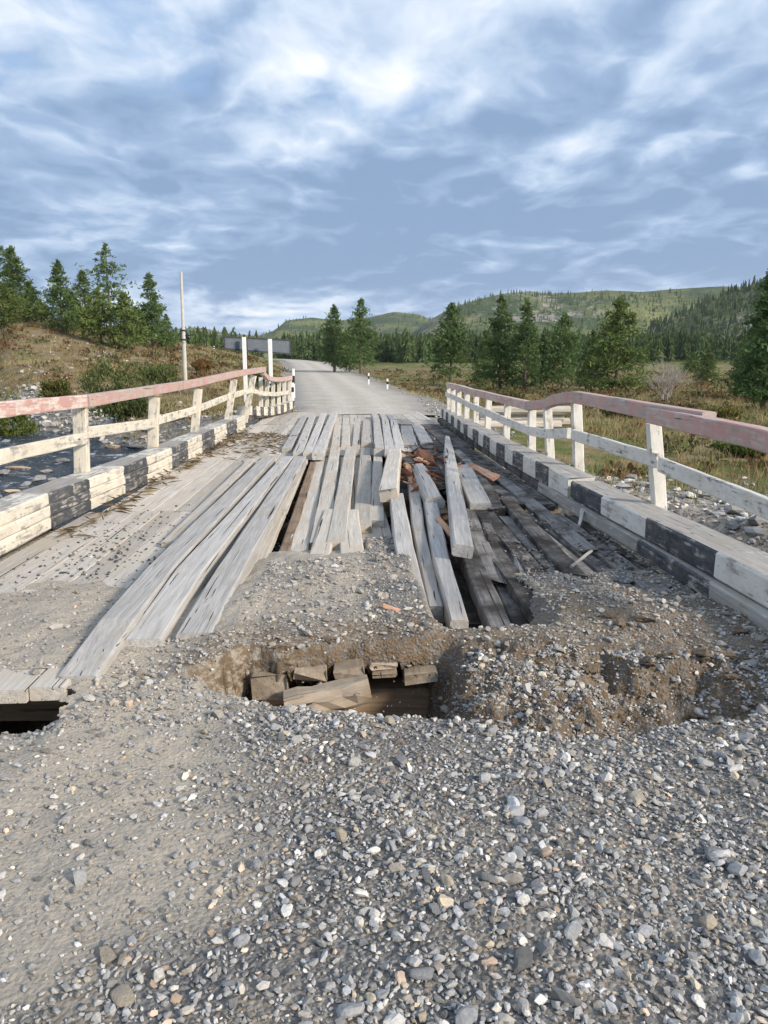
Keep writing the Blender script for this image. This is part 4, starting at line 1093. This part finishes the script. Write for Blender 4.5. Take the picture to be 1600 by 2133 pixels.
def crown_np(h, r, seed, style='spruce', dens=1.0, hue=0.0, big=1.0):
    g = np.random.default_rng(seed)
    z0 = {'spruce': .06, 'pine': .30, 'round': .10}[style]
    nb = int({'spruce': 210, 'pine': 90, 'round': 190}[style] * dens)
    t = np.sort(g.uniform(0, 1, nb) ** .85); zb = (z0 + (1 - z0) * t) * h
    lean = {'spruce': np.minimum((1 - t) ** .72, .62 + 2.5 * t), 'pine': np.clip(.35 + .65 * np.sin(t * 2.6 + .35), .15, 1) * (1 - t ** 4), 'round': np.minimum((1 - t ** 1.9), .6 + 1.5 * t)}[style]
    bl = r * lean * g.uniform(.62, 1.15, nb) + .05 * h * .3
    if style == 'pine': bl *= g.uniform(.5, 1.1, nb)
    az = g.uniform(0, 2 * np.pi, nb) ; lob = 1 + .22 * np.sin(az * 2 + seed) ; bl *= lob
    rise = {'spruce': g.normal(.10, .16, nb), 'pine': g.normal(.25, .2, nb), 'round': g.normal(.28, .2, nb)}[style]
    Ps = []; Ds = []; cs = []
    for k in range(nb):
        m = max(4, int(bl[k] / r * 19 * dens))
        s = np.sqrt(g.uniform(.02, 1, m)); L = bl[k]
        dx, dy = math.cos(az[k]), math.sin(az[k])
        px = dx * L * s; py = dy * L * s; pz = zb[k] + L * (rise[k] * s - .28 * s ** 2 + (.16 * s ** 3))
        spread = (.10 + .10 * s) * L
        P = np.stack([px, py, pz], -1) + g.normal(0, 1, (m, 3)) * np.stack([spread, spread, spread * .45], -1)
        D = np.stack([np.full(m, dx), np.full(m, dy), np.full(m, .15)], -1) + g.normal(0, .55, (m, 3))
        Ps.append(P); Ds.append(D); cs.append(np.full(m, g.uniform(.7, 1.3)))
    # leader
    m = 14; P = np.stack([g.normal(0, .02 * r, m), g.normal(0, .02 * r, m), h * g.uniform(.93, 1.02, m)], -1); Ps.append(P); Ds.append(g.normal(0, .4, (m, 3)) + [0, 0, 1.2]); cs.append(np.full(m, 1.1))
    P = np.concatenate(Ps); D = unit(np.concatenate(Ds)); c = np.concatenate(cs)
    n = len(P); reps = 3
    P = np.repeat(P, reps, 0) + g.normal(0, .028 * r, (n * reps, 3)); D = unit(np.repeat(D, reps, 0) + g.normal(0, .6, (n * reps, 3))); c = np.repeat(c, reps) * g.uniform(.75, 1.25, n * reps)
    Nn = unit(np.cross(D, g.normal(0, 1, (len(P), 3))))
    ln = g.uniform(.055, .12, len(P)) * (.55 * r + .07 * h) * 2.1 * big; wd = ln * g.uniform(.19, .33, len(P))
    V, F = quads(P, D, Nn, ln, wd)
    base = np.array([.112, .170, .064]) + hue * np.array([.075, .055, .0])
    cols = np.repeat(c[:, None] * base[None], 5, 0)
    return V, F, cols


def trunk_np(h, r0, seed, nb=18, r=1.0, z0=.1):
    g = np.random.default_rng(seed + 99); V = []; F = []
    def tube(pts, rad, ns):
        b = len(V)
        for (p, q) in zip(pts, rad):
            for j in range(ns):
                a = 2 * math.pi * j / ns; V.append((p[0] + q * math.cos(a), p[1] + q * math.sin(a), p[2]))
        for k in range(len(pts) - 1):
            for j in range(ns):
                F.append((b + k * ns + j, b + k * ns + (j + 1) % ns, b + (k + 1) * ns + (j + 1) % ns, b + (k + 1) * ns + j))
    zz = np.linspace(-.25, h * .97, 9); wob = np.cumsum(g.normal(0, .008 * h, (9, 2)), 0) * .5
    tube([(wob[i, 0], wob[i, 1], zz[i]) for i in range(9)], [r0 * (1.25 if i == 0 else (1 - i / 8.6)) for i in range(9)], 7)
    for k in range(nb):
        t = g.uniform(z0, .9); a = g.uniform(0, 6.28); L = r * (1 - t) * g.uniform(.5, .9) + .1
        p0 = np.array([0, 0, t * h]); p1 = p0 + np.array([math.cos(a) * L * .5, math.sin(a) * L * .5, L * .05]); p2 = p0 + np.array([math.cos(a) * L, math.sin(a) * L, -L * .08])
        # branches as thin upright diamonds
        tube([p0, p1, p2], [r0 * .28, r0 * .18, r0 * .06], 4)
    return np.array(V), np.array(F)


def tree(px, top, d, wpx, label, style='spruce', seed=0, hue=0.0, dens=1.0, name='conifer_tree', group=None):
    b = atd(px, 780, d); zb = zl(b.x, d); h = atd(px, top, d).z - zb; r = wpx / 2 / FPX * d * 1.02
    root = empty(name, (b.x, d, zb), label, 'tree', group)
    V, F = trunk_np(h, .018 * h + .04, seed, r=r, z0=.12 if style != 'pine' else .2)
    link('trunk', mesh_np('trunk', V, F, [M_BARK], smooth=True), root)
    V, F, c = crown_np(h, r, seed, style, dens, hue)
    link('crown', mesh_np('crown', V, F, [M_LEAF], cols=c), root)
    return root


TREES = [
    (4, 474, 84, 80, 'tall sparse pine cut by the picture edge on the left slope', 'pine', 1, .15),
    (14, 585, 76, 90, 'bushy yellow-green conifer low at the picture edge on the left slope', 'round', 2, .5),
    (46, 516, 82, 92, 'broad dark conifer second from the picture edge on the left slope', 'spruce', 3, .1),
    (95, 628, 88, 60, 'small bright conifer in the gap of the left tree clump', 'round', 4, .6),
    (138, 545, 80, 84, 'dark pointed conifer left of the tall thin pine', 'spruce', 5, 0.),
    (186, 566, 84, 70, 'mid-green conifer between the dark pointed one and the tall thin pine', 'spruce', 6, .25),
    (236, 510, 90, 78, 'tall thin pine with a tufted top rising above its clump', 'pine', 7, .1),
    (216, 602, 76, 84, 'yellow-green conifer in front of the tall thin pine', 'round', 8, .55),
    (268, 612, 74, 100, 'wide low yellow-green conifer in front of the left clump', 'spruce', 9, .5),
    (76, 590, 90, 70, 'mid-green conifer behind the small bright one', 'spruce', 27, .1),
    (162, 612, 92, 64, 'shaded conifer in the middle of the left clump', 'spruce', 28, .15),
    (290, 640, 84, 66, 'low conifer between the wide one and the cone-shaped one', 'round', 29, .35),
    (322, 571, 82, 82, 'dark cone-shaped conifer nearest to the utility pole', 'spruce', 10, 0.),
    (352, 655, 86, 50, 'small dark conifer at the end of the left clump', 'spruce', 11, 0.),
    (697, 637, 128, 68, 'shorter of the two slim conifers beside the road bend', 'round', 12, -.05),
    (753, 624, 122, 66, 'taller of the two slim conifers beside the road bend', 'round', 13, -.05),
    (728, 684, 130, 42, 'small dark conifer between the two slim ones', 'spruce', 14, -.1),
    (940, 634, 104, 100, 'dark triangular conifer standing alone at the railing end', 'spruce', 15, .0),
    (1041, 619, 80, 92, 'tall conifer with a double crown neighbour behind the railing', 'spruce', 16, .1),
    (1093, 627, 77, 88, 'dark conifer leaning against its tall neighbour behind the railing', 'spruce', 17, -.05),
    (1008, 690, 92, 62, 'small conifer between the lone triangular one and the tall pair', 'spruce', 18, .1),
    (1172, 655, 82, 96, 'loose grey-green conifer in the middle of the right row', 'round', 19, -.05),
    (1128, 700, 84, 60, 'low conifer filling the gap after the tall pair', 'round', 20, .1),
    (1284, 624, 64, 132, 'broad bright conifer in front of the dark hillside', 'spruce', 21, .4),
    (1232, 690, 72, 70, 'small conifer at the left foot of the broad bright one', 'spruce', 22, .1),
    (1474, 728, 100, 54, 'small bright conifer alone in the field', 'spruce', 23, .3),
    (1596, 548, 38, 150, 'big dark conifer cut by the right picture edge', 'spruce', 24, -.1),
    (1560, 690, 48, 90, 'low branchy conifer beside the big dark one', 'spruce', 25, .05),
    (1440, 735, 130, 46, 'small far conifer behind the bare bush', 'spruce', 26, .2),
]
for px, top, d, w, lab, st, s, hue in TREES:
    tree(px, top, d, w, lab, st, s, hue, dens=.95 if d > 100 else (.92 if d > 60 else 1.3), name='pine_tree' if st == 'pine' else 'conifer_tree')


def bare_bush():
    d = 46; b = atd(1388, 800, d); zb = zl(b.x, d); h = atd(1390, 745, d).z - zb
    root = empty('bare_bush', (b.x, d, zb), 'leafless grey bush in the field behind the railing', 'bush')
    g = np.random.default_rng(3); V = []; F = []
    def tube(p0, p1, a, b_):
        k = len(V)
        for p, q in ((p0, a), (p1, b_)):
            for j in range(4): V.append((p[0] + q * math.cos(j * 1.571), p[1] + q * math.sin(j * 1.571), p[2]))
        for j in range(4): F.append((k + j, k + (j + 1) % 4, k + 4 + (j + 1) % 4, k + 4 + j))
    def grow(p, dirv, L, r, dep):
        q = p + dirv * L; tube(p, q, r, r * .65)
        if dep == 0: return
        for _ in range(3 if dep > 1 else 4):
            nd = unit(dirv + g.normal(0, .42, 3) + np.array([0, 0, .1])); grow(q, nd, L * g.uniform(.55, .85), r * .62, dep - 1)
    for k in range(9):
        a = g.uniform(0, 6.28); grow(np.array([g.normal(0, .12), g.normal(0, .12), -.1]), unit(np.array([math.cos(a) * .38, math.sin(a) * .38, 1.])), h * g.uniform(.26, .38), .05, 4)
    me = mesh_np('branches', np.array(V), np.array(F), [mk_plain('grey_twigs', (.40, .35, .31), .9)])
    link('branches', me, root)


bare_bush()


def shrub(px, py, d, wpx, hpx, label, seed, col, group=None):
    b = atd(px, py, d); zb = zl(b.x, d); r = wpx / 2 / FPX * d; h = hpx / FPX * d
    root = empty('willow_shrub', (b.x, d, zb), label, 'shrub', group); g = np.random.default_rng(seed)
    n = 2600; u = unit(g.normal(0, 1, (n, 3))); rad = g.uniform(.25, 1, (n, 1)) ** .5
    lob = 1 + .25 * np.sin(np.arctan2(u[:, 1:2], u[:, 0:1]) * 3 + seed) + .2 * np.sin(u[:, 2:3] * 5 + seed)
    P = u * rad * lob * np.array([r, r * .8, h * .52]) + np.array([0, 0, h * .45]); P = P[P[:, 2] > -.1]
    D = unit(np.stack([u[:len(P), 0] * .4, u[:len(P), 1] * .4, np.full(len(P), .8)], -1) + g.normal(0, .5, (len(P), 3))); Nn = unit(np.cross(D, g.normal(0, 1, (len(P), 3))))
    ln = g.uniform(.10, .22, len(P)); V, F = quads(P, D, Nn, ln, ln * .38)
    c = np.repeat(np.array(col)[None] * g.uniform(.65, 1.4, (len(P), 1)), 5, 0)
    link('foliage', mesh_np('foliage', V, F, [M_LEAF], cols=c), root)
    tv, tf = trunk_np(h * .7, .03, seed, nb=14, r=r * .8, z0=.05); link('stems', mesh_np('stems', tv, tf, [M_BARK]), root)


for a in [(232, 800, 37, 130, 105, 'large grey-green willow shrub on the far stream bank', 1, (.125, .15, .058)), (262, 860, 31, 110, 70, 'dark willow shrub at the water behind the pink handrail', 2, (.085, .11, .04)),
          (5, 800, 33, 120, 90, 'bright green shrub at the left picture edge', 3, (.14, .17, .045)), (120, 805, 40, 60, 40, 'small olive shrub above the stones of the far bank', 4, (.15, .15, .05)),
          (330, 770, 48, 90, 40, 'low green shrub left of the utility pole', 5, (.13, .16, .06)), (548, 760, 60, 40, 44, 'thin green bush behind the sign posts', 6, (.12, .15, .04)), (420, 760, 62, 40, 26, 'low rusty bush right of the utility pole', 7, (.20, .12, .05)),
          (60, 870, 27, 70, 30, 'grassy tuft bush on the near stream edge', 8, (.14, .13, .05)), (575, 800, 38, 30, 40, 'dark green bush between the sign and the road', 9, (.09, .12, .04)),
          (1060, 850, 42, 70, 36, 'low olive bush behind the log pile', 10, (.13, .13, .05)), (1500, 870, 30, 90, 30, 'low yellowish bush in the field beyond the railing', 11, (.20, .18, .06)), (1300, 880, 32, 80, 26, 'low dark bush behind the kinked handrail', 12, (.10, .10, .04)),
          (1560, 980, 17, 120, 34, 'green tuft bush on the stony bank', 13, (.13, .17, .05))]:
    shrub(*a)


def grass_field():
    r = np.random.default_rng(17)
    def blades(n, xs, ys, zs, hgt, wid, cols, nb):
        N = n * nb; bx = np.repeat(xs, nb) + r.normal(0, .09, N); by = np.repeat(ys, nb) + r.normal(0, .09, N); bz = np.repeat(zs, nb)
        hh = np.repeat(hgt, nb) * r.uniform(.5, 1.2, N); ww = np.repeat(wid, nb); a = r.uniform(0, 6.28, N); l = r.normal(0, .35, N); l2 = r.normal(0, .35, N)
        p0 = np.stack([bx - np.cos(a) * ww, by - np.sin(a) * ww, bz - .03], -1); p1 = np.stack([bx + np.cos(a) * ww, by + np.sin(a) * ww, bz - .03], -1); p2 = np.stack([bx + l * hh, by + l2 * hh, bz + hh], -1)
        V = np.stack([p0, p1, p2], 1).reshape(-1, 3); F = np.arange(3 * N).reshape(N, 3)
        return V, F, np.repeat(np.repeat(cols, nb, 0) * r.uniform(.75, 1.3, (N, 1)), 3, 0)
    pal = np.array([[.40, .33, .19], [.29, .22, .12], [.19, .12, .065], [.14, .16, .065], [.22, .21, .10], [.34, .29, .16]])
    Vs = []; Fs = []; Cs = []; o = 0
    for (n, y0, y1, sx) in [(9000, 6, 26, 0), (26000, 22, 60, 0), (20000, 55, 130, 0)]:
        y = r.uniform(y0, y1, n); half = .62 * y + 3; x = r.uniform(-1, 1, n) * half + .05 * y
        g = gravel_mask(x, y); rl, rr = np.interp(y, RD, RL), np.interp(y, RD, RR); z = Hland(x, y)
        logs = (x > 3) & (x < 7.5) & (y > 16) & (y < 23); onroad = (x > rl - .6) & (x < rr + .6) & (y > 20); br = (np.abs(x) < 3.4) & (y < 27)
        pt = fbm(x / 4, y / 4, 90); k = (~onroad) & (~br) & (~logs) & (z > -1.25) & (r.uniform(0, 1, n) < (1 - g) * .95 + .04) & (r.uniform(-.9, 1, n) < pt + .35)
        x, y, z = x[k], y[k], z[k]; m = len(x); patch = fbm(x / 3, y / 3, 92)
        ci = np.where(patch < -.25, 2, np.where(patch < 0, 1, np.where(patch < .2, 0, np.where(patch < .42, 4, 3)))); mixi = r.uniform(0, 1, m) < .3; ci = np.where(mixi, r.integers(0, 6, m), ci)
        sc = np.clip(y / 40, .6, 2.2)
        V, F, C = blades(m, x, y, z, r.uniform(.12, .42, m) * np.where(ci == 2, .8, 1), .010 * sc + .004, pal[ci], 6)
        Vs.append(V); Fs.append(F + o); Cs.append(C); o += len(V)
    me = mesh_np('grass', np.concatenate(Vs), np.concatenate(Fs), [M_GRASS], cols=np.concatenate(Cs))
    tag(link('grass', me), 'dry straw, rust and olive grass over the moor', 'grass', kind='stuff')
    # dwarf birch and heath cushions
    n = 5600; y = 14 + 120 * r.uniform(0, 1, n) ** 1.4; x = r.uniform(-1, 1, n) * (.62 * y + 3) + .05 * y
    g = gravel_mask(x, y); rl, rr = np.interp(y, RD, RL), np.interp(y, RD, RR); z = Hland(x, y); pt = fbm(x / 6, y / 6, 95)
    k = ~((x > 2.8) & (x < 7.8) & (y > 15) & (y < 23)) & ~((x > rl - 1) & (x < rr + 1) & (y > 20)) & ~((np.abs(x) < 3.6) & (y < 27)) & (z > -1.2) & (r.uniform(0, 1, n) < 1 - g * .92) & (r.uniform(-.8, .8, n) < pt + .1)
    x, y, z = x[k], y[k], z[k]; m = len(x); nb = 24; N = m * nb; R0 = np.repeat(r.uniform(.14, .62, m) * np.clip(y / 45, .75, 1.5), nb)
    u = unit(r.normal(0, 1, (N, 3))); u[:, 2] = np.abs(u[:, 2]); P = u * R0[:, None] * r.uniform(.5, 1, (N, 1)) * np.array([1.2, 1.2, .75]) + np.repeat(np.stack([x, y, z - .03], -1), nb, 0)
    D = unit(u + r.normal(0, .5, (N, 3))); Nn = unit(np.cross(D, r.normal(0, 1, (N, 3)))); ln = R0 * r.uniform(.28, .5, N)
    V, F = quads(P, D, Nn, ln, ln * .5)
    hp = np.array([[.18, .095, .05], [.23, .14, .075], [.11, .12, .05], [.14, .15, .06], [.10, .08, .05], [.26, .20, .10]]); ci = np.repeat(r.choice(6, m, p=[.20, .18, .22, .16, .16, .08]), nb)
    me = mesh_np('heath', V, F, [M_GRASS], cols=np.repeat(hp[ci] * r.uniform(.7, 1.3, (N, 1)), 5, 0))
    tag(link('heath', me), 'rusty and olive dwarf heath cushions over the moor', 'heath', kind='stuff')
    # dry straw litter on the deck along the cream kerb
    n = 750; t = r.uniform(0, 1, n)
    y = 6.6 + t * 12; x = np.interp(y, [7, 8.6, 10.5, 12.2, 16, 18.8], [-2.8, -2.7, -2.63, -2.6, -2.56, -2.54]) + np.abs(r.normal(0, .10, n)) + .03
    pile = r.uniform(0, 1, n) < .55; y = np.where(pile, r.normal(15.2, 1.3, n), y); x = np.where(pile, r.normal(-1.75, .42, n), x); x = np.clip(x, -2.5, -.95)
    zb = .008 + np.where(pile, np.clip(.13 - .09 * np.abs(y - 15.2) / 1.6, .0, .2) * r.uniform(0, 1, n), r.uniform(0, .03, n))
    a = r.uniform(0, 6.28, n); L = r.uniform(.06, .30, n); e = np.stack([np.cos(a) * L, np.sin(a) * L, r.normal(0, .03, n)], -1); w = np.stack([-np.sin(a), np.cos(a), np.zeros(n)], -1) * .004
    P = np.stack([x, y, zb], -1); V = np.stack([P - w, P + w, P + e * .5 + w + [0, 0, .02], P + e], 1).reshape(-1, 3); i = np.arange(n)[:, None] * 4
    F = np.concatenate([i + [[0, 1, 2]], i + [[0, 2, 3]]])
    c = np.array([.22, .165, .11]) * r.uniform(.35, 1.3, (n, 1)); me = mesh_np('litter', V, F, [M_GRASS], cols=np.repeat(c, 4, 0))
    tag(link('dry_grass', me), 'dry brown grass litter on the deck along the cream kerb', 'dry grass', kind='stuff')


grass_field()


def forest():
    r = np.random.default_rng(23); temps = []
    for k in range(20):                                       # ragged tiered conifers, the last ten simpler for the hills
        g = np.random.default_rng(900 + k); V = []; F = []; C = []; tiers = 9 if k < 10 else 4; w0 = g.uniform(.15, .23)
        for q in range(tiers):
            f0 = q / tiers; z1 = .06 + .94 * f0; rad = w0 * (1 - f0) ** .8 * g.uniform(.8, 1.15) + .012; b0 = len(V); ns = 9 if k < 10 else 5; top = min(1.0, z1 + g.uniform(1.45, 2.1) / tiers)
            cx, cy = g.normal(0, .012, 2); V.append((cx, cy, top)); sh = g.uniform(.7, 1.25); C.append(sh * 1.1)
            for j in range(ns * 2):
                a = math.pi * j / ns + g.uniform(-.1, .1); rr_ = rad * (g.uniform(.8, 1.3) if j % 2 == 0 else g.uniform(.25, .6)); V.append((cx + rr_ * math.cos(a), cy + rr_ * math.sin(a), z1 + g.uniform(-.035, .025) + (.05 if j % 2 else 0))); C.append(sh * g.uniform(.7, 1.2))
            for j in range(ns * 2): F.append((b0, b0 + 1 + j, b0 + 1 + (j + 1) % (ns * 2)))
        temps.append((np.array(V), np.array(F), np.array(C)[:, None] * (np.array([.060, .090, .040]) + .1 * (k % 4) * np.array([.05, .035, 0]))))
    def plant(name, label, xs, ys, zs, hs, hue, lowp=False):
        Vs = []; Fs = []; Cs = []; o = 0
        for i in range(len(xs)):
            V, F, c = temps[r.integers(0, 10) + (10 if lowp else 0)]; a = r.uniform(0, 6.28); ca, sa = math.cos(a), math.sin(a); w = hs[i] * r.uniform(.75, 1.2)
            Vs.append(np.stack([(V[:, 0] * ca - V[:, 1] * sa) * w + xs[i], (V[:, 0] * sa + V[:, 1] * ca) * w + ys[i], V[:, 2] * hs[i] + zs[i]], -1)); Fs.append(F + o); o += len(V)
            Cs.append(c * hue * r.uniform(.75, 1.25) * np.array([1, 1, 1]))
        me = mesh_np(name, np.concatenate(Vs), np.concatenate(Fs), [M_LEAF], cols=np.concatenate(Cs)); tag(link(name, me), label, 'forest', kind='stuff')
    # the wood behind the field
    n = 1300; y = r.uniform(205, 330, n); az = r.uniform(-.27, .66, n); x = az * y + .05 * y
    rl, rr = np.interp(y, RD, RL), np.interp(y, RD, RR); k = ~((x > rl - 6) & (x < rr + 3)); x, y = x[k], y[k]; z = Hland(x, y)
    plant('forest', 'dense green conifer wood behind the road bend', x, y, z - .2, r.uniform(7, 10.5, len(x)) * np.where(x > 60, .95, 1), 1.5)
    def on(Hh, n, vlo, vhi, ulo, uhi, hs, name, label, hue):
        U, Y, Z = Hh; iu = (r.uniform(ulo, uhi, n) * (U.shape[0] - 1)).astype(int); iv = (r.uniform(vlo, vhi, n) * (U.shape[1] - 1)).astype(int)
        du = U[1, 0] - U[0, 0]; x = U[iu, iv] + r.uniform(-.5, .5, n) * du; plant(name, label, x, Y[iu, iv] + r.uniform(-2, 2, n), Z[iu, iv] - 1.2, hs[0] + (hs[1] - hs[0]) * r.uniform(0, 1, n) ** 1.6, hue, True)
    on(HC, 3600, .05, .52, .0, .85, (3.5, 9.5), 'forest', 'dark conifers covering the near hillside', 1.45)
    on(HB, 2600, .04, .47, .1, .95, (4, 10), 'forest', 'conifers on the lower slopes of the rocky ridge', 1.7)
    on(HA, 1300, .1, .46, .15, .9, (6, 10), 'forest', 'conifers on the low far hills', 1.9)


forest()

# ---------------------------------------------------------------- sign, pole, posts
def sign():
    d = 40.0; a, b = atd(466, 700, d), atd(606, 707, d + 1.2); zt, zb_ = a.z, atd(466, 728, d).z; zt2, zb2 = b.z, atd(606, 739, d + 1.2).z
    base = zl(-5.5, d); root = empty('road_sign', (atd(535, 780, d).x, d, base), 'long road sign seen from behind on two white posts', 'sign')
    def quadbox(name, p, q, z0a, z1a, z0b, z1b, th, m, dy=0.0):
        V = []
        for (pp, z0, z1) in ((p, z0a, z1a), (q, z0b, z1b)):
            for zz in (z0, z1):
                for s in (-th / 2, th / 2): V.append((pp.x, pp.y + s + dy, zz))
        F = [(0, 1, 3, 2), (4, 6, 7, 5), (0, 4, 5, 1), (2, 3, 7, 6), (0, 2, 6, 4), (1, 5, 7, 3)]
        me = bpy.data.meshes.new(name); me.from_pydata([tuple(Vector(v) - root.location) for v in V], [], F); me.materials.append(m); me.update()
        import bmesh
        bm = bmesh.new(); bm.from_mesh(me); bmesh.ops.recalc_face_normals(bm, faces=bm.faces); bm.to_mesh(me); bm.free()
        return link(name, me, root)
    L = lambda f: a.lerp(b, f)
    zT = lambda f: zt + (zt2 - zt) * f
    zB = lambda f: zb_ + (zb2 - zb_) * f
    for f0, f1 in ((.012, .327), (.34, .66), (.673, .988)):
        quadbox('panel', L(f0), L(f1), zB(f0) + .05, zT(f0) - .05, zB(f1) + .05, zT(f1) - .05, .02, M_SHEET)
    quadbox('frame', L(0), L(1), zT(0) - .08, zT(0), zT(1) - .08, zT(1), .07, M_FRAME); quadbox('frame', L(0), L(1), zB(0), zB(0) + .08, zB(1), zB(1) + .08, .07, M_FRAME)
    for f in (0.010, .333, .666, .990):
        quadbox('frame', L(f - .010), L(f + .010), zB(f) + .08, zT(f) - .08, zB(f) + .08, zT(f) - .08, .066, M_FRAME)
    for px, pt in ((508, 702), (562, 706)):
        p_ = atd(px, pt, d - .12); sd[0] += 1
        g = zl(p_.x, d)
        timber('post', [(p_.x, d - .17, g - .3), (p_.x, d - .17, p_.z)], .20, .16, M_PWHITE, root, seed=sd[0], up=(0, -1, 0), n=4, jit=.004)


sign()


def pole():
    d = 50.0; b = atd(386, 795, d); g = zl(b.x, d); top = atd(378, 567, d)
    root = empty('utility_pole', (b.x, d, g), 'tall pale utility pole standing on a concrete footing without wires', 'pole')
    def cyl(name, p0, p1, r0, r1, m, ns=10):
        D = (p1 - p0).normalized(); A = D.orthogonal().normalized(); B = D.cross(A); V = []
        for (p_, r_) in ((p0, r0), (p0.lerp(p1, .5), (r0 + r1) / 2), (p1, r1)):
            for j in range(ns): V.append(tuple(p_ + A * r_ * math.cos(6.2832 * j / ns) + B * r_ * math.sin(6.2832 * j / ns) - root.location))
        F = [(k * ns + j, k * ns + (j + 1) % ns, (k + 1) * ns + (j + 1) % ns, (k + 1) * ns + j) for k in range(2) for j in range(ns)] + [tuple(range(2 * ns, 3 * ns))]
        me = bpy.data.meshes.new(name); me.from_pydata(V, [], F); me.materials.append(m); me.update(); return link(name, me, root)
    p0 = Vector((b.x, d, g - .3)); f = p0.lerp(Vector((top.x, d, top.z)), .52)
    cyl('shaft', f - Vector((0, .12, .9)), Vector((top.x, d - .12, top.z)), .105, .08, M_CONC); cyl('footing', p0, f, .14, .115, M_CONC)
    for tt in (.42, .50):
        c = p0.lerp(Vector((top.x, d, top.z)), tt); cyl('clamp', c - Vector((0, .05, .05)), c + Vector((0, -.05, .05)), .21, .21, M_FRAME)
    c = p0.lerp(Vector((top.x, d, top.z)), .46); cyl('bracket', c, c + Vector((.45, -.1, -.02)), .04, .03, M_FRAME, 6)


pole()


def guide_post(px, y, topy, label):
    t_ = atd(px, topy, y); x = t_.x; rz = np.interp(y, RD, RZ); g = max(zl(x, y), rz - .3); h = max(t_.z - g, .6)
    root = empty('guide_post', (x, y, g), label, 'guide post', 'guide posts along the road')
    def blk(name, z0, z1, s, m):
        sd[0] += 1; timber(name, [(x, y - s / 2, g + z0), (x, y - s / 2, g + z1)], s, s, m, root, seed=sd[0], up=(0, -1, 0), n=2, jit=.002, cham=.02)
    blk('lower_body', -.2, h * .50, .15, M_PWHITE); blk('dark_band', h * .50 + .001, h * .76, .148, M_PBLACK); blk('cap', h * .76 + .001, h, .16, M_PWHITE)


guide_post(611, 46, 768, 'guide post at the near left edge of the road by the railing')
guide_post(768, 78, 777, 'guide post farther along the right edge of the road')
guide_post(807, 66, 789, 'guide post nearer along the right edge of the road')
guide_post(609, 40, 797, 'short guide post behind the end of the far railing')
guide_post(446, 120, 722, 'small guide post far off beside the left slope')



def air():
    import bmesh
    me = bpy.data.meshes.new('haze'); bm = bmesh.new(); bmesh.ops.create_cube(bm, size=1.0)
    for v in bm.verts: v.co = ((v.co.x) * 6200, 1225 + v.co.y * 3750, 120 + v.co.z * 262)
    bm.to_mesh(me); bm.free()
    m = bpy.data.materials.new('thin_haze'); m.use_nodes = True; t = NT(m.node_tree)
    vol = t.n('ShaderNodeVolumePrincipled', {'Color': (0.90, 0.94, 1.0), 'Density': 0.00009, 'Anisotropy': 0.2})
    o = t.n('ShaderNodeOutputMaterial'); t.t.links.new(vol.outputs[0], o.inputs['Volume'])
    me.materials.append(m); tag(link('haze', me), 'thin pale haze over the valley', 'haze', kind='stuff')


air()
